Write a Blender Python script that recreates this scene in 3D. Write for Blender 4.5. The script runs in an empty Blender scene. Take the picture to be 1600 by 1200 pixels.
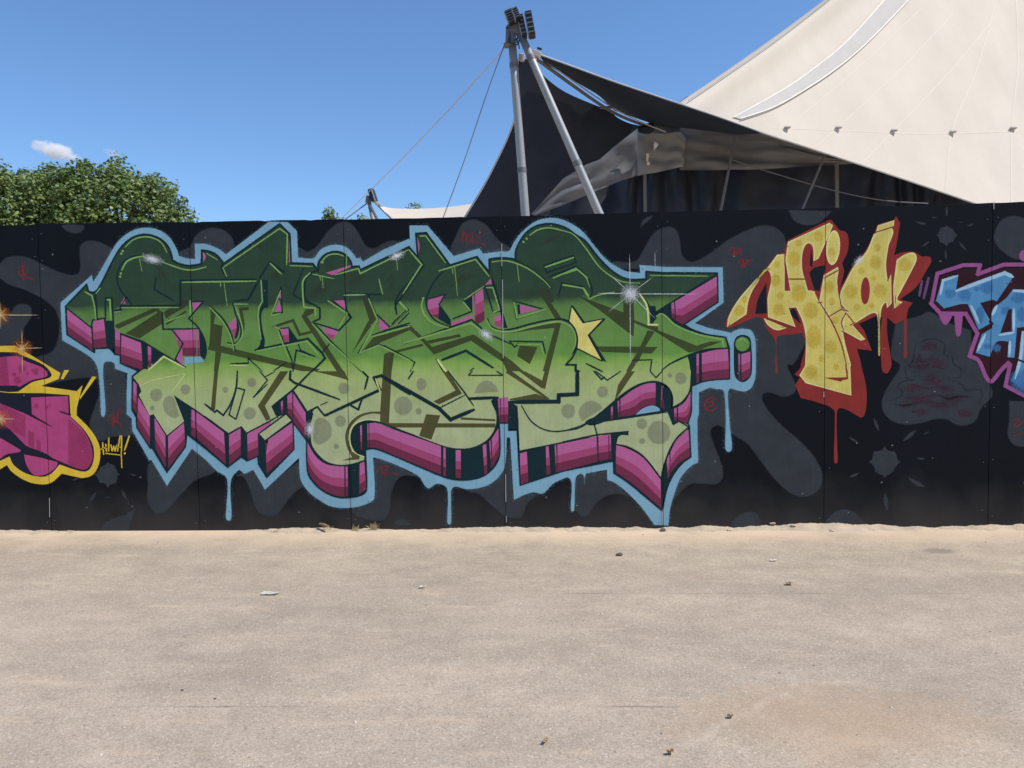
import bpy, bmesh, math, random
from mathutils import Vector, Matrix
from mathutils.geometry import tessellate_polygon
from mathutils.bvhtree import BVHTree
from mathutils import noise as mnoise

random.seed(7)
scene = bpy.context.scene
COL = scene.collection

# ---------------------------------------------------------------- camera
F_PX, CX, CY = 1202.0, 800.0, 600.0          # focal length and centre for a 1600 x 1200 frame
CAM = Vector((0.0, -6.081, 1.473))
YAW, PITCH, ROLL = -0.04880, 0.05063, -0.01544
_fw = Vector((math.sin(YAW) * math.cos(PITCH), math.cos(YAW) * math.cos(PITCH), -math.sin(PITCH)))
_r0 = Vector((math.cos(YAW), -math.sin(YAW), 0))
_u0 = _r0.cross(_fw)
_rt = _r0 * math.cos(ROLL) + _u0 * math.sin(ROLL)
_up = _u0 * math.cos(ROLL) - _r0 * math.sin(ROLL)
cam_data = bpy.data.cameras.new('camera')
cam_data.sensor_width = 36.0
cam_data.lens = 36.0 * F_PX / 1600.0
cam_data.clip_start = 0.05
cam_data.clip_end = 5000
cam = bpy.data.objects.new('camera', cam_data)
COL.objects.link(cam)
cam.matrix_world = Matrix(((_rt.x, _up.x, -_fw.x, CAM.x), (_rt.y, _up.y, -_fw.y, CAM.y),
                           (_rt.z, _up.z, -_fw.z, CAM.z), (0, 0, 0, 1)))
scene.camera = cam

# ---------------------------------------------------------------- sky and sun
SUN_EL, SUN_AZ = 56.0, 14.0      # azimuth: from the direction along the fence (+x) towards the street side (-y)
_el, _az = math.radians(SUN_EL), math.radians(SUN_AZ)
SUN_DIR = Vector((math.cos(_el) * math.cos(_az), -math.cos(_el) * math.sin(_az), math.sin(_el)))
world = bpy.data.worlds.new('World')
scene.world = world
world.use_nodes = True
wn, wl = world.node_tree.nodes, world.node_tree.links
wn.clear()
sky_tex = wn.new('ShaderNodeTexSky')
sky_tex.sky_type = 'NISHITA'
sky_tex.sun_disc = False
sky_tex.sun_elevation = _el
sky_tex.sun_rotation = math.atan2(SUN_DIR.x, SUN_DIR.y)
sky_tex.altitude = 100
sky_tex.air_density = 1.08
sky_tex.dust_density = 0.0
sky_tex.ozone_density = 10.0
bg = wn.new('ShaderNodeBackground')
bg.inputs['Strength'].default_value = 0.15
wo = wn.new('ShaderNodeOutputWorld')
wl.new(sky_tex.outputs[0], bg.inputs['Color'])
wl.new(bg.outputs[0], wo.inputs['Surface'])
sun_data = bpy.data.lights.new('sun', 'SUN')
sun_data.energy = 4.4
sun_data.angle = math.radians(0.53)
sun_data.color = (1.0, 0.95, 0.87)
sun = bpy.data.objects.new('sun', sun_data)
sun.rotation_euler = SUN_DIR.to_track_quat('Z', 'Y').to_euler()
sun.location = (20, -6, 30)
COL.objects.link(sun)
vs = scene.view_settings
vs.view_transform = 'Standard'
vs.look = 'None'
vs.gamma = 1.0
vs.use_curve_mapping = False
vs.exposure = 0.1
scene.cycles.max_bounces = 14
scene.cycles.diffuse_bounces = 4
scene.cycles.glossy_bounces = 3
scene.cycles.transmission_bounces = 4
scene.cycles.volume_bounces = 12
scene.cycles.transparent_max_bounces = 24
scene.cycles.use_denoising = True

# ---------------------------------------------------------------- helpers
def ray(px, py):
    return _fw + _rt * ((px - CX) / F_PX) - _up * ((py - CY) / F_PX)
def at(px, py, Y):
    d = ray(px, py)
    return CAM + d * ((Y - CAM.y) / d.y)
def on_plane(px, py, p0, n):
    d = ray(px, py)
    return CAM + d * ((p0 - CAM).dot(n) / d.dot(n))
def gnd(px, py, z=0.0):
    d = ray(px, py)
    return CAM + d * ((z - CAM.z) / d.z)
def lin(c):
    return tuple(((v / 255) / 12.92 if v / 255 <= 0.04045 else ((v / 255 + 0.055) / 1.055) ** 2.4) for v in c)
WALL_LIGHT = (0.59, 0.63, 0.775)
def paint_albedo(c):
    a = [max(0.004, v / w) for v, w in zip(lin(c), WALL_LIGHT)]
    k = min(1.0, 0.88 / max(a))
    return tuple(v * k for v in a)

def mk_mat(name):
    m = bpy.data.materials.new(name)
    m.use_nodes = True
    nt = m.node_tree
    nt.nodes.clear()
    out = nt.nodes.new('ShaderNodeOutputMaterial')
    b = nt.nodes.new('ShaderNodeBsdfPrincipled')
    nt.links.new(b.outputs[0], out.inputs['Surface'])
    return m, nt, b, out
def nd(nt, t, **kw):
    n = nt.nodes.new(t)
    for k, v in kw.items():
        if k.startswith('i_'):
            n.inputs[int(k[2:]) if k[2:].isdigit() else k[2:]].default_value = v
        else:
            setattr(n, k, v)
    return n
def ramp(nt, stops, interp='LINEAR'):
    n = nt.nodes.new('ShaderNodeValToRGB')
    n.color_ramp.interpolation = interp
    el = n.color_ramp.elements
    while len(el) > 1:
        el.remove(el[-1])
    el[0].position = stops[0][0]
    el[0].color = (*stops[0][1], 1)
    for p, c in stops[1:]:
        e = el.new(p)
        e.color = (*c, 1)
    return n
def mottle(nt, col_socket_or_value, lo=0.86, hi=1.12, scale=(6, 6, 6), fine=90, out=None):
    """multiply a colour by soft noise so that no surface is perfectly flat"""
    tc = nd(nt, 'ShaderNodeNewGeometry')
    mp = nd(nt, 'ShaderNodeMapping')
    mp.inputs['Scale'].default_value = scale
    nt.links.new(tc.outputs['Position'], mp.inputs['Vector'])
    n1 = nd(nt, 'ShaderNodeTexNoise', i_Scale=1.0, i_Detail=5.0, i_Roughness=0.6)
    nt.links.new(mp.outputs[0], n1.inputs['Vector'])
    n2 = nd(nt, 'ShaderNodeTexNoise', i_Scale=float(fine), i_Detail=2.0)
    nt.links.new(tc.outputs['Position'], n2.inputs['Vector'])
    ad = nd(nt, 'ShaderNodeMath', operation='ADD')
    nt.links.new(n1.outputs[0], ad.inputs[0])
    m2 = nd(nt, 'ShaderNodeMath', operation='MULTIPLY', i_1=0.35)
    nt.links.new(n2.outputs[0], m2.inputs[0])
    nt.links.new(m2.outputs[0], ad.inputs[1])
    mr = nd(nt, 'ShaderNodeMapRange')
    mr.inputs['From Min'].default_value = 0.4
    mr.inputs['From Max'].default_value = 0.95
    mr.inputs['To Min'].default_value = lo
    mr.inputs['To Max'].default_value = hi
    nt.links.new(ad.outputs[0], mr.inputs['Value'])
    mx = nd(nt, 'ShaderNodeMix', data_type='RGBA', blend_type='MULTIPLY')
    mx.inputs['Factor'].default_value = 1.0
    if isinstance(col_socket_or_value, tuple):
        mx.inputs['A'].default_value = (*col_socket_or_value, 1)
    else:
        nt.links.new(col_socket_or_value, mx.inputs['A'])
    nt.links.new(mr.outputs[0], mx.inputs['B'])
    return mx.outputs['Result']

MATS = {}
def paint(name, rgb=None, grad=None, opacity=1.0, rough=0.55, lo=0.84, hi=1.14):
    """sprayed acrylic: flat colour or a sprayed fade over height, thinner where the 'cover' attribute fades out"""
    if name in MATS:
        return MATS[name]
    m, nt, b, out = mk_mat('paint_' + name)
    if grad:
        g = nd(nt, 'ShaderNodeNewGeometry')
        sx = nd(nt, 'ShaderNodeSeparateXYZ')
        nt.links.new(g.outputs['Position'], sx.inputs[0])
        nz = nd(nt, 'ShaderNodeTexNoise', i_Scale=5.0, i_Detail=3.0)
        nt.links.new(g.outputs['Position'], nz.inputs['Vector'])
        jit = nd(nt, 'ShaderNodeMath', operation='MULTIPLY_ADD', i_1=0.10, i_2=-0.05)
        nt.links.new(nz.outputs[0], jit.inputs[0])
        ad = nd(nt, 'ShaderNodeMath', operation='ADD')
        nt.links.new(sx.outputs['Z'], ad.inputs[0])
        nt.links.new(jit.outputs[0], ad.inputs[1])
        dv = nd(nt, 'ShaderNodeMath', operation='DIVIDE', i_1=2.5)
        nt.links.new(ad.outputs[0], dv.inputs[0])
        r = ramp(nt, [(z / 2.5, paint_albedo(c)) for z, c in grad])
        nt.links.new(dv.outputs[0], r.inputs[0])
        colr = mottle(nt, r.outputs[0], lo, hi)
    else:
        colr = mottle(nt, paint_albedo(rgb), lo, hi)
    gw = nd(nt, 'ShaderNodeNewGeometry')
    mg = nd(nt, 'ShaderNodeMapping'); mg.inputs['Scale'].default_value = (55, 0, 1.6)
    nt.links.new(gw.outputs['Position'], mg.inputs['Vector'])
    ng = nd(nt, 'ShaderNodeTexNoise', i_Scale=1.0, i_Detail=4.0, i_Roughness=0.65); nt.links.new(mg.outputs[0], ng.inputs['Vector'])
    rg = nd(nt, 'ShaderNodeMapRange'); nt.links.new(ng.outputs[0], rg.inputs[0])
    rg.inputs[1].default_value = 0.3; rg.inputs[2].default_value = 0.7; rg.inputs[3].default_value = 0.95; rg.inputs[4].default_value = 1.05
    mw = nd(nt, 'ShaderNodeMix', data_type='RGBA', blend_type='MULTIPLY'); mw.inputs['Factor'].default_value = 1.0
    nt.links.new(colr, mw.inputs['A']); nt.links.new(rg.outputs[0], mw.inputs['B'])
    vf = nd(nt, 'ShaderNodeTexVoronoi', i_Scale=34.0); nt.links.new(gw.outputs['Position'], vf.inputs['Vector'])
    sf = nd(nt, 'ShaderNodeSeparateColor'); nt.links.new(vf.outputs['Color'], sf.inputs[0])
    f1 = nd(nt, 'ShaderNodeMath', operation='GREATER_THAN', i_1=0.982); nt.links.new(sf.outputs[0], f1.inputs[0])
    f2 = nd(nt, 'ShaderNodeMath', operation='LESS_THAN', i_1=0.17); nt.links.new(vf.outputs['Distance'], f2.inputs[0])
    f3 = nd(nt, 'ShaderNodeMath', operation='MULTIPLY'); nt.links.new(f1.outputs[0], f3.inputs[0]); nt.links.new(f2.outputs[0], f3.inputs[1])
    mf = nd(nt, 'ShaderNodeMix', data_type='RGBA'); nt.links.new(f3.outputs[0], mf.inputs['Factor']); nt.links.new(mw.outputs['Result'], mf.inputs['A'])
    fk = nd(nt, 'ShaderNodeMix', data_type='RGBA'); fk.inputs['A'].default_value = (0.02, 0.02, 0.02, 1); fk.inputs['B'].default_value = (0.30, 0.29, 0.27, 1)
    fr = nd(nt, 'ShaderNodeMath', operation='GREATER_THAN', i_1=0.5); nt.links.new(sf.outputs[1], fr.inputs[0]); nt.links.new(fr.outputs[0], fk.inputs['Factor'])
    nt.links.new(fk.outputs['Result'], mf.inputs['B'])
    nt.links.new(mf.outputs['Result'], b.inputs['Base Color'])
    bpn = nd(nt, 'ShaderNodeBump', i_Strength=0.22, i_Distance=0.003); nt.links.new(ng.outputs[0], bpn.inputs['Height']); nt.links.new(bpn.outputs[0], b.inputs['Normal'])
    b.inputs['Roughness'].default_value = rough
    b.inputs['Specular IOR Level'].default_value = 0.10
    att = nd(nt, 'ShaderNodeAttribute', attribute_name='cover')
    tr = nd(nt, 'ShaderNodeBsdfTransparent')
    ms = nd(nt, 'ShaderNodeMixShader')
    ml = nd(nt, 'ShaderNodeMath', operation='MULTIPLY', i_1=opacity)
    nt.links.new(att.outputs['Fac'], ml.inputs[0])
    # spray fades out as fine droplets: each 2 mm cell is either covered or bare
    gp_ = nd(nt, 'ShaderNodeNewGeometry')
    sc_ = nd(nt, 'ShaderNodeVectorMath', operation='MULTIPLY'); sc_.inputs[1].default_value = (520, 0, 520)
    fl_ = nd(nt, 'ShaderNodeVectorMath', operation='FLOOR')
    wn_ = nd(nt, 'ShaderNodeTexWhiteNoise', noise_dimensions='3D')
    lt_ = nd(nt, 'ShaderNodeMath', operation='LESS_THAN')
    nt.links.new(gp_.outputs['Position'], sc_.inputs[0]); nt.links.new(sc_.outputs[0], fl_.inputs[0]); nt.links.new(fl_.outputs[0], wn_.inputs['Vector'])
    nt.links.new(wn_.outputs['Value'], lt_.inputs[0]); nt.links.new(ml.outputs[0], lt_.inputs[1])
    nt.links.new(lt_.outputs[0], ms.inputs[0])
    nt.links.new(tr.outputs[0], ms.inputs[1])
    nt.links.new(b.outputs[0], ms.inputs[2])
    nt.links.new(ms.outputs[0], out.inputs['Surface'])
    MATS[name] = m
    return m
def plain(name, rgb, rough=0.6, metal=0.0, spec=0.4, lo=0.85, hi=1.12, scale=(4, 4, 4), fine=60, bump=0.0, bscale=200):
    if name in MATS:
        return MATS[name]
    m, nt, b, out = mk_mat(name)
    nt.links.new(mottle(nt, tuple(rgb), lo, hi, scale, fine), b.inputs['Base Color'])
    b.inputs['Roughness'].default_value = rough
    b.inputs['Metallic'].default_value = metal
    b.inputs['Specular IOR Level'].default_value = spec
    if bump:
        n = nd(nt, 'ShaderNodeTexNoise', i_Scale=float(bscale), i_Detail=3.0)
        g = nd(nt, 'ShaderNodeNewGeometry')
        nt.links.new(g.outputs['Position'], n.inputs['Vector'])
        bp = nd(nt, 'ShaderNodeBump', i_Strength=bump, i_Distance=0.01)
        nt.links.new(n.outputs[0], bp.inputs['Height'])
        nt.links.new(bp.outputs[0], b.inputs['Normal'])
    MATS[name] = m
    return m

def link(name, me, mat, parent=None):
    o = bpy.data.objects.new(name, me)
    if mat is not None:
        me.materials.clear()
        me.materials.append(mat)
    COL.objects.link(o)
    if parent is not None:
        o.parent = parent
        o.matrix_parent_inverse = parent.matrix_world.inverted()
    return o
def tag(o, label=None, cat=None, group=None, kind=None):
    if label: o['label'] = label
    if cat: o['category'] = cat
    if group: o['group'] = group
    if kind: o['kind'] = kind
    return o
def empty(name, loc, label, cat, group=None):
    o = bpy.data.objects.new(name, None)
    o.empty_display_size = 0.2
    o.matrix_world = Matrix.Translation(loc)
    o.location = loc
    COL.objects.link(o)
    return tag(o, label, cat, group)
def from_bm(name, bm, mat, parent=None, smooth=False):
    bmesh.ops.recalc_face_normals(bm, faces=bm.faces)
    me = bpy.data.meshes.new(name)
    bm.to_mesh(me)
    bm.free()
    if smooth:
        for p in me.polygons: p.use_smooth = True
    return link(name, me, mat, parent)
def bm_box(bm, c, size, rot=None, bevel=0.0):
    r = bmesh.ops.create_cube(bm, size=1.0)
    vs_ = r['verts']
    M = Matrix.Translation(c) @ (rot.to_4x4() if rot else Matrix.Identity(4)) @ Matrix.Diagonal((*size, 1))
    if bevel:
        bmesh.ops.transform(bm, verts=vs_, matrix=Matrix.Diagonal((*size, 1)))
        es = list({e for v in vs_ for e in v.link_edges})
        rb = bmesh.ops.bevel(bm, geom=es, offset=bevel, segments=1, affect='EDGES')
        allv = list({v for f in rb['faces'] for v in f.verts} | {v for v in vs_ if v.is_valid})
        bmesh.ops.transform(bm, verts=allv, matrix=Matrix.Translation(c) @ (rot.to_4x4() if rot else Matrix.Identity(4)))
    else:
        bmesh.ops.transform(bm, verts=vs_, matrix=M)
def bm_tube(bm, pts, rad, seg=10, cap=True):
    """tube along points; rad a number or list"""
    pts = [Vector(p) for p in pts]
    rings = []
    n = len(pts)
    up = Vector((0.13, 0.31, 0.94))
    for i, p in enumerate(pts):
        t = (pts[min(i + 1, n - 1)] - pts[max(i - 1, 0)]).normalized()
        a = t.cross(up)
        if a.length < 1e-3: a = t.cross(Vector((1, 0, 0)))
        a.normalize()
        b = t.cross(a)
        r = rad[i] if isinstance(rad, (list, tuple)) else rad
        rings.append([bm.verts.new(p + (a * math.cos(2 * math.pi * k / seg) + b * math.sin(2 * math.pi * k / seg)) * r) for k in range(seg)])
    for i in range(n - 1):
        for k in range(seg):
            bm.faces.new((rings[i][k], rings[i][(k + 1) % seg], rings[i + 1][(k + 1) % seg], rings[i + 1][k]))
    if cap:
        bm.faces.new(rings[0][::-1])
        bm.faces.new(rings[-1])

# ---- tracing of the flat paintwork: strings of "x,y" points read off enlarged views; a capital letter picks the view
VIEWS = {'A': (80, 340, 5), 'B': (80, 580, 5), 'C': (320, 340, 5), 'D': (320, 580, 5), 'E': (600, 340, 5), 'F': (600, 580, 5),
         'G': (880, 340, 5), 'H': (880, 580, 5), 'I': (1120, 330, 5), 'J': (1120, 570, 4.6156), 'K': (1380, 310, 7.2727),
         'L': (1380, 475, 7.2727), 'M': (0, 340, 6.6667), 'N': (0, 480, 6.6667), 'O': (0, 640, 6), 'P': (1360, 640, 6), 'X': (0, 0, 1)}
def parse(s):
    v, out = 'X', []
    for t in s.split():
        if t in VIEWS:
            v = t
            continue
        sm = t.endswith('~')
        x, y = t.rstrip('~').split(',')
        ox, oy, k = VIEWS[v]
        out.append((ox + float(x) / k, oy + float(y) / k, sm))
    return out
def curve(p, closed):
    """corner points stay, '~' points are passed through smoothly"""
    n = len(p)
    if not any(q[2] for q in p):
        return [(q[0], q[1]) for q in p]
    out = []
    for i in range(n if closed else n - 1):
        a, b = p[i], p[(i + 1) % n]
        if not (a[2] or b[2]):
            out.append((a[0], a[1]))
            continue
        pa, pb = p[(i - 1) % n], p[(i + 2) % n]
        ch = (b[0] - a[0], b[1] - a[1])
        L = math.hypot(*ch) or 1e-6
        def tan(q, pr, nx, ok):
            if not q[2] or not ok: return ch
            tx, ty = nx[0] - pr[0], nx[1] - pr[1]
            l = math.hypot(tx, ty) or 1e-6
            return (tx / l * L, ty / l * L)
        ta = tan(a, pa, b, closed or i > 0)
        tb = tan(b, a, pb, closed or i < n - 2)
        m = max(3, min(10, int(L / 3)))
        for k in range(m):
            t = k / m
            h0, h1, h2, h3 = 2*t**3-3*t**2+1, t**3-2*t**2+t, -2*t**3+3*t**2, t**3-t**2
            out.append((h0*a[0]+h1*ta[0]+h2*b[0]+h3*tb[0], h0*a[1]+h1*ta[1]+h2*b[1]+h3*tb[1]))
    if not closed:
        out.append((p[-1][0], p[-1][1]))
    return out
JOINTS = [-4.1147 + 1.25 * k for k in range(-5, 14)]
GAP = 0.0022
class Paint:
    """one painted layer: collects filled outlines and strokes, each a hair above the last"""
    SLOT, STEP = 10, 1.0e-5
    def __init__(self, level):
        self.base, self.k = 0.0006 + level * 1.2e-4, 0
        self.v, self.f, self.a = [], [], []
    def depth(self):
        self.k += 1
        return -(self.base + (self.k % self.SLOT) * self.STEP)
    def tri(self, pts, alpha=1.0, y=None):
        if len(pts) < 3: return
        y = self.depth() if y is None else y
        P = []
        for q in pts:
            w = at(q[0], q[1], 0.0)
            P.append(Vector((w.x, w.z, 0)))
        i0 = len(self.v)
        for w in P:
            self.v.append((w.x, y, w.y))
            self.a.append(alpha)
        for t in tessellate_polygon([P]):
            a, b, c = [P[i] for i in t]
            if abs((b - a).cross(c - a).z) < 1e-10: continue
            if (b - a).cross(c - a).z < 0: t = t[::-1]
            self.f.append(tuple(i0 + i for i in t))
    def poly(self, s, soft=0.0, grow=0.0):
        pts = curve(parse(s), True) if isinstance(s, str) else s
        if soft <= 0 and grow == 0:
            return self.tri(pts)
        ar = sum(pts[i-1][0]*pts[i][1]-pts[i][0]*pts[i-1][1] for i in range(len(pts)))
        sg = 1 if ar > 0 else -1
        n = len(pts)
        inn, outp = [], []
        for i in range(n):
            a, b, c = pts[i-1], pts[i], pts[(i+1) % n]
            n1 = (b[1]-a[1], a[0]-b[0]); n2 = (c[1]-b[1], b[0]-c[0])
            l1 = math.hypot(*n1) or 1; l2 = math.hypot(*n2) or 1
            nx, ny = n1[0]/l1+n2[0]/l2, n1[1]/l1+n2[1]/l2
            l = math.hypot(nx, ny) or 1
            nx, ny = nx/l*sg, ny/l*sg
            inn.append((b[0]+nx*(grow-soft*0.5), b[1]+ny*(grow-soft*0.5)))
            outp.append((b[0]+nx*(grow+soft*0.5), b[1]+ny*(grow+soft*0.5)))
        y = self.depth()
        self.tri(inn, 1.0, y)
        if soft > 0:
            i0 = len(self.v)
            for q, al in [(q, 1.0) for q in inn] + [(q, 0.0) for q in outp]:
                w = at(q[0], q[1], 0.0)
                self.v.append((w.x, y, w.z)); self.a.append(al)
            for i in range(n):
                j = (i+1) % n
                self.f.append((i0+i, i0+j, i0+n+j, i0+n+i))
    def stroke(self, s, w, taper=(1.0, 1.0), soft=0.0, zoom=5.0):
        p = parse(s) if isinstance(s, str) else s
        w = w / zoom
        # split at sharp corners
        runs, cur = [], [p[0]]
        for i in range(1, len(p)):
            cur.append(p[i])
            if 0 < i < len(p) - 1 and not p[i][2]:
                a = math.atan2(p[i][1]-p[i-1][1], p[i][0]-p[i-1][0]); b = math.atan2(p[i+1][1]-p[i][1], p[i+1][0]-p[i][0])
                if abs((b - a + math.pi) % (2*math.pi) - math.pi) > 0.6:
                    runs.append(cur); cur = [p[i]]
        runs.append(cur)
        for ri, r in enumerate(runs):
            c = curve(r, False)
            if len(c) < 2: continue
            if len(c) < 7:
                c = [(c[i][0]+(c[i+1][0]-c[i][0])*k/4, c[i][1]+(c[i+1][1]-c[i][1])*k/4) for i in range(len(c)-1) for k in range(4)]+[c[-1]]
            n = len(c)
            e0 = w*0.35; 
            d = (c[0][0]-c[1][0], c[0][1]-c[1][1]); l = math.hypot(*d) or 1
            c[0] = (c[0][0]+d[0]/l*e0, c[0][1]+d[1]/l*e0)
            d = (c[-1][0]-c[-2][0], c[-1][1]-c[-2][1]); l = math.hypot(*d) or 1
            c[-1] = (c[-1][0]+d[0]/l*e0, c[-1][1]+d[1]/l*e0)
            L, R = [], []
            for i in range(n):
                a, b = c[max(i-1, 0)], c[min(i+1, n-1)]
                dx, dy = b[0]-a[0], b[1]-a[1]
                l = math.hypot(dx, dy) or 1
                t = i/(n-1)
                k = 1.0
                if ri == 0 and t < 0.25: k = taper[0]+(1-taper[0])*t/0.25
                if ri == len(runs)-1 and t > 0.75: k = min(k, taper[1]+(1-taper[1])*(1-t)/0.25)
                hw = w*0.5*k
                L.append((c[i][0]-dy/l*hw, c[i][1]+dx/l*hw)); R.append((c[i][0]+dy/l*hw, c[i][1]-dx/l*hw))
            y = self.depth()
            i0 = len(self.v)
            if soft > 0:
                M = [((L[i][0]+R[i][0])/2, (L[i][1]+R[i][1])/2) for i in range(n)]
                for q, al in [(q, 0.0) for q in L]+[(q, 1.0) for q in M]+[(q, 0.0) for q in R]:
                    g = at(q[0], q[1], 0.0); self.v.append((g.x, y, g.z)); self.a.append(al)
                for i in range(n-1):
                    self.f.append((i0+i, i0+i+1, i0+n+i+1, i0+n+i)); self.f.append((i0+n+i, i0+n+i+1, i0+2*n+i+1, i0+2*n+i))
            else:
                # firm core, fuzzy rim of about a spray droplet or two
                rows_ = [[], [], [], []]
                for i in range(n):
                    cxm, cym = (L[i][0]+R[i][0])/2, (L[i][1]+R[i][1])/2
                    vx, vy = (L[i][0]-R[i][0])/2, (L[i][1]-R[i][1])/2
                    hw = math.hypot(vx, vy) or 1e-6
                    ko, ki = (hw+0.45)/hw, max(0.35, (hw-0.45)/hw)
                    for rw, kk in zip(rows_, (ko, ki, -ki, -ko)): rw.append((cxm+vx*kk, cym+vy*kk))
                for rw, al in zip(rows_, (0.0, 1.0, 1.0, 0.0)):
                    for q in rw:
                        g = at(q[0], q[1], 0.0); self.v.append((g.x, y, g.z)); self.a.append(al)
                for b_ in range(3):
                    for i in range(n-1):
                        self.f.append((i0+b_*n+i, i0+b_*n+i+1, i0+(b_+1)*n+i+1, i0+(b_+1)*n+i))
    def blob(self, s, rx, ry=None, rot=0.0, soft=0.25, seg=28, wob=0.0, zoom=None):
        """ellipse round a point, sprayed soft"""
        q = parse(s)[0]
        z = zoom or VIEWS[s.split()[0]][2]
        rx /= z; ry = (ry / z) if ry else rx
        ph = random.random()*6
        pts = []
        for k in range(seg):
            a = 2*math.pi*k/seg
            w = 1+wob*math.sin(3*a+ph)*0.6+wob*math.sin(5*a+ph*2)*0.4
            x, y = rx*w*math.cos(a), ry*w*math.sin(a)
            pts.append((q[0]+x*math.cos(rot)-y*math.sin(rot), q[1]+x*math.sin(rot)+y*math.cos(rot)))
        self.poly(pts, soft=min(rx, ry)*soft)
    def glow(self, s, rx, ry=None, rot=0.0, peak=1.0, seg=24):
        """spray burst: cover falls off from the middle"""
        q = parse(s)[0]; z = VIEWS[s.split()[0]][2]
        rx /= z; ry = (ry / z) if ry else rx
        y = self.depth(); i0 = len(self.v)
        rings = [0.0, 0.3, 0.55, 0.8, 1.0]
        al = [0.95, 0.66, 0.30, 0.08, 0.0]
        for r, a_ in zip(rings, al):
            for k in range(seg):
                a = 2*math.pi*k/seg
                x, yy = rx*r*math.cos(a), ry*r*math.sin(a)
                w = at(q[0]+x*math.cos(rot)-yy*math.sin(rot), q[1]+x*math.sin(rot)+yy*math.cos(rot), 0.0)
                self.v.append((w.x, y, w.z)); self.a.append(a_*peak)
        for i in range(len(rings)-1):
            for k in range(seg):
                j = (k+1) % seg
                if i == 0: self.f.append((i0+k, i0+seg+k, i0+seg+j))
                else: self.f.append((i0+i*seg+k, i0+(i+1)*seg+k, i0+(i+1)*seg+j, i0+i*seg+j))
    def facet(self, top, bot, fr0, fr1):
        """band between two edges of a face, from fraction fr0 to fr1"""
        a, b = curve(parse(top), False), curve(parse(bot), False)
        def res(c, m):
            d = [0]
            for i in range(1, len(c)): d.append(d[-1]+math.hypot(c[i][0]-c[i-1][0], c[i][1]-c[i-1][1]))
            o = []
            for k in range(m):
                t = d[-1]*k/(m-1); j = 0
                while j < len(d)-2 and d[j+1] < t: j += 1
                u = (t-d[j])/((d[j+1]-d[j]) or 1)
                o.append((c[j][0]+(c[j+1][0]-c[j][0])*u, c[j][1]+(c[j+1][1]-c[j][1])*u))
            return o
        m = 2 if max(len(a), len(b)) <= 2 else 14
        a, b = res(a, m), res(b, m)
        lo = [(p[0]+(q[0]-p[0])*fr0, p[1]+(q[1]-p[1])*fr0) for p, q in zip(a, b)]
        hi = [(p[0]+(q[0]-p[0])*fr1, p[1]+(q[1]-p[1])*fr1) for p, q in zip(a, b)]
        self.tri(lo+hi[::-1])
    def build(self, name, mat, parent):
        me = bpy.data.meshes.new(name)
        me.from_pydata(self.v, [], self.f)
        at_ = me.attributes.new('cover', 'FLOAT', 'POINT')
        at_.data.foreach_set('value', self.a)
        xs = [v[0] for v in self.v]
        js = [j for j in JOINTS if min(xs)-0.01 < j < max(xs)+0.01]
        if js:
            bm = bmesh.new(); bm.from_mesh(me)
            for j in js:
                for e in (-GAP, GAP):
                    bmesh.ops.bisect_plane(bm, geom=bm.verts[:]+bm.edges[:]+bm.faces[:], dist=1e-7, plane_co=(j+e, 0, 0), plane_no=(1, 0, 0))
                kill = [f for f in bm.faces if abs(f.calc_center_median().x-j) < GAP*0.98 and all(abs(v.co.x-j) < GAP*1.05 for v in f.verts)]
                if kill: bmesh.ops.delete(bm, geom=kill, context='FACES')
            bm.to_mesh(me); bm.free()
        return link(name, me, mat, parent)

class Each:
    """like Paint, but every outline or stroke becomes a part of its own"""
    def __init__(self, level, name, mat, parent, k=0):
        self.level, self.name, self.mat, self.parent, self.k = level, name, mat, parent, k
        self.out = []
    def _do(self, fn, *a, **kw):
        p = Paint(self.level); p.k = self.k
        getattr(p, fn)(*a, **kw)
        self.k = p.k
        if p.f: self.out.append(p.build(self.name, self.mat, self.parent))
        return self.out[-1]
    def poly(self, *a, **kw): return self._do('poly', *a, **kw)
    def stroke(self, *a, **kw): return self._do('stroke', *a, **kw)
    def blob(self, *a, **kw): return self._do('blob', *a, **kw)
    def glow(self, *a, **kw): return self._do('glow', *a, **kw)
    def facet(self, *a, **kw): return self._do('facet', *a, **kw)
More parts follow.
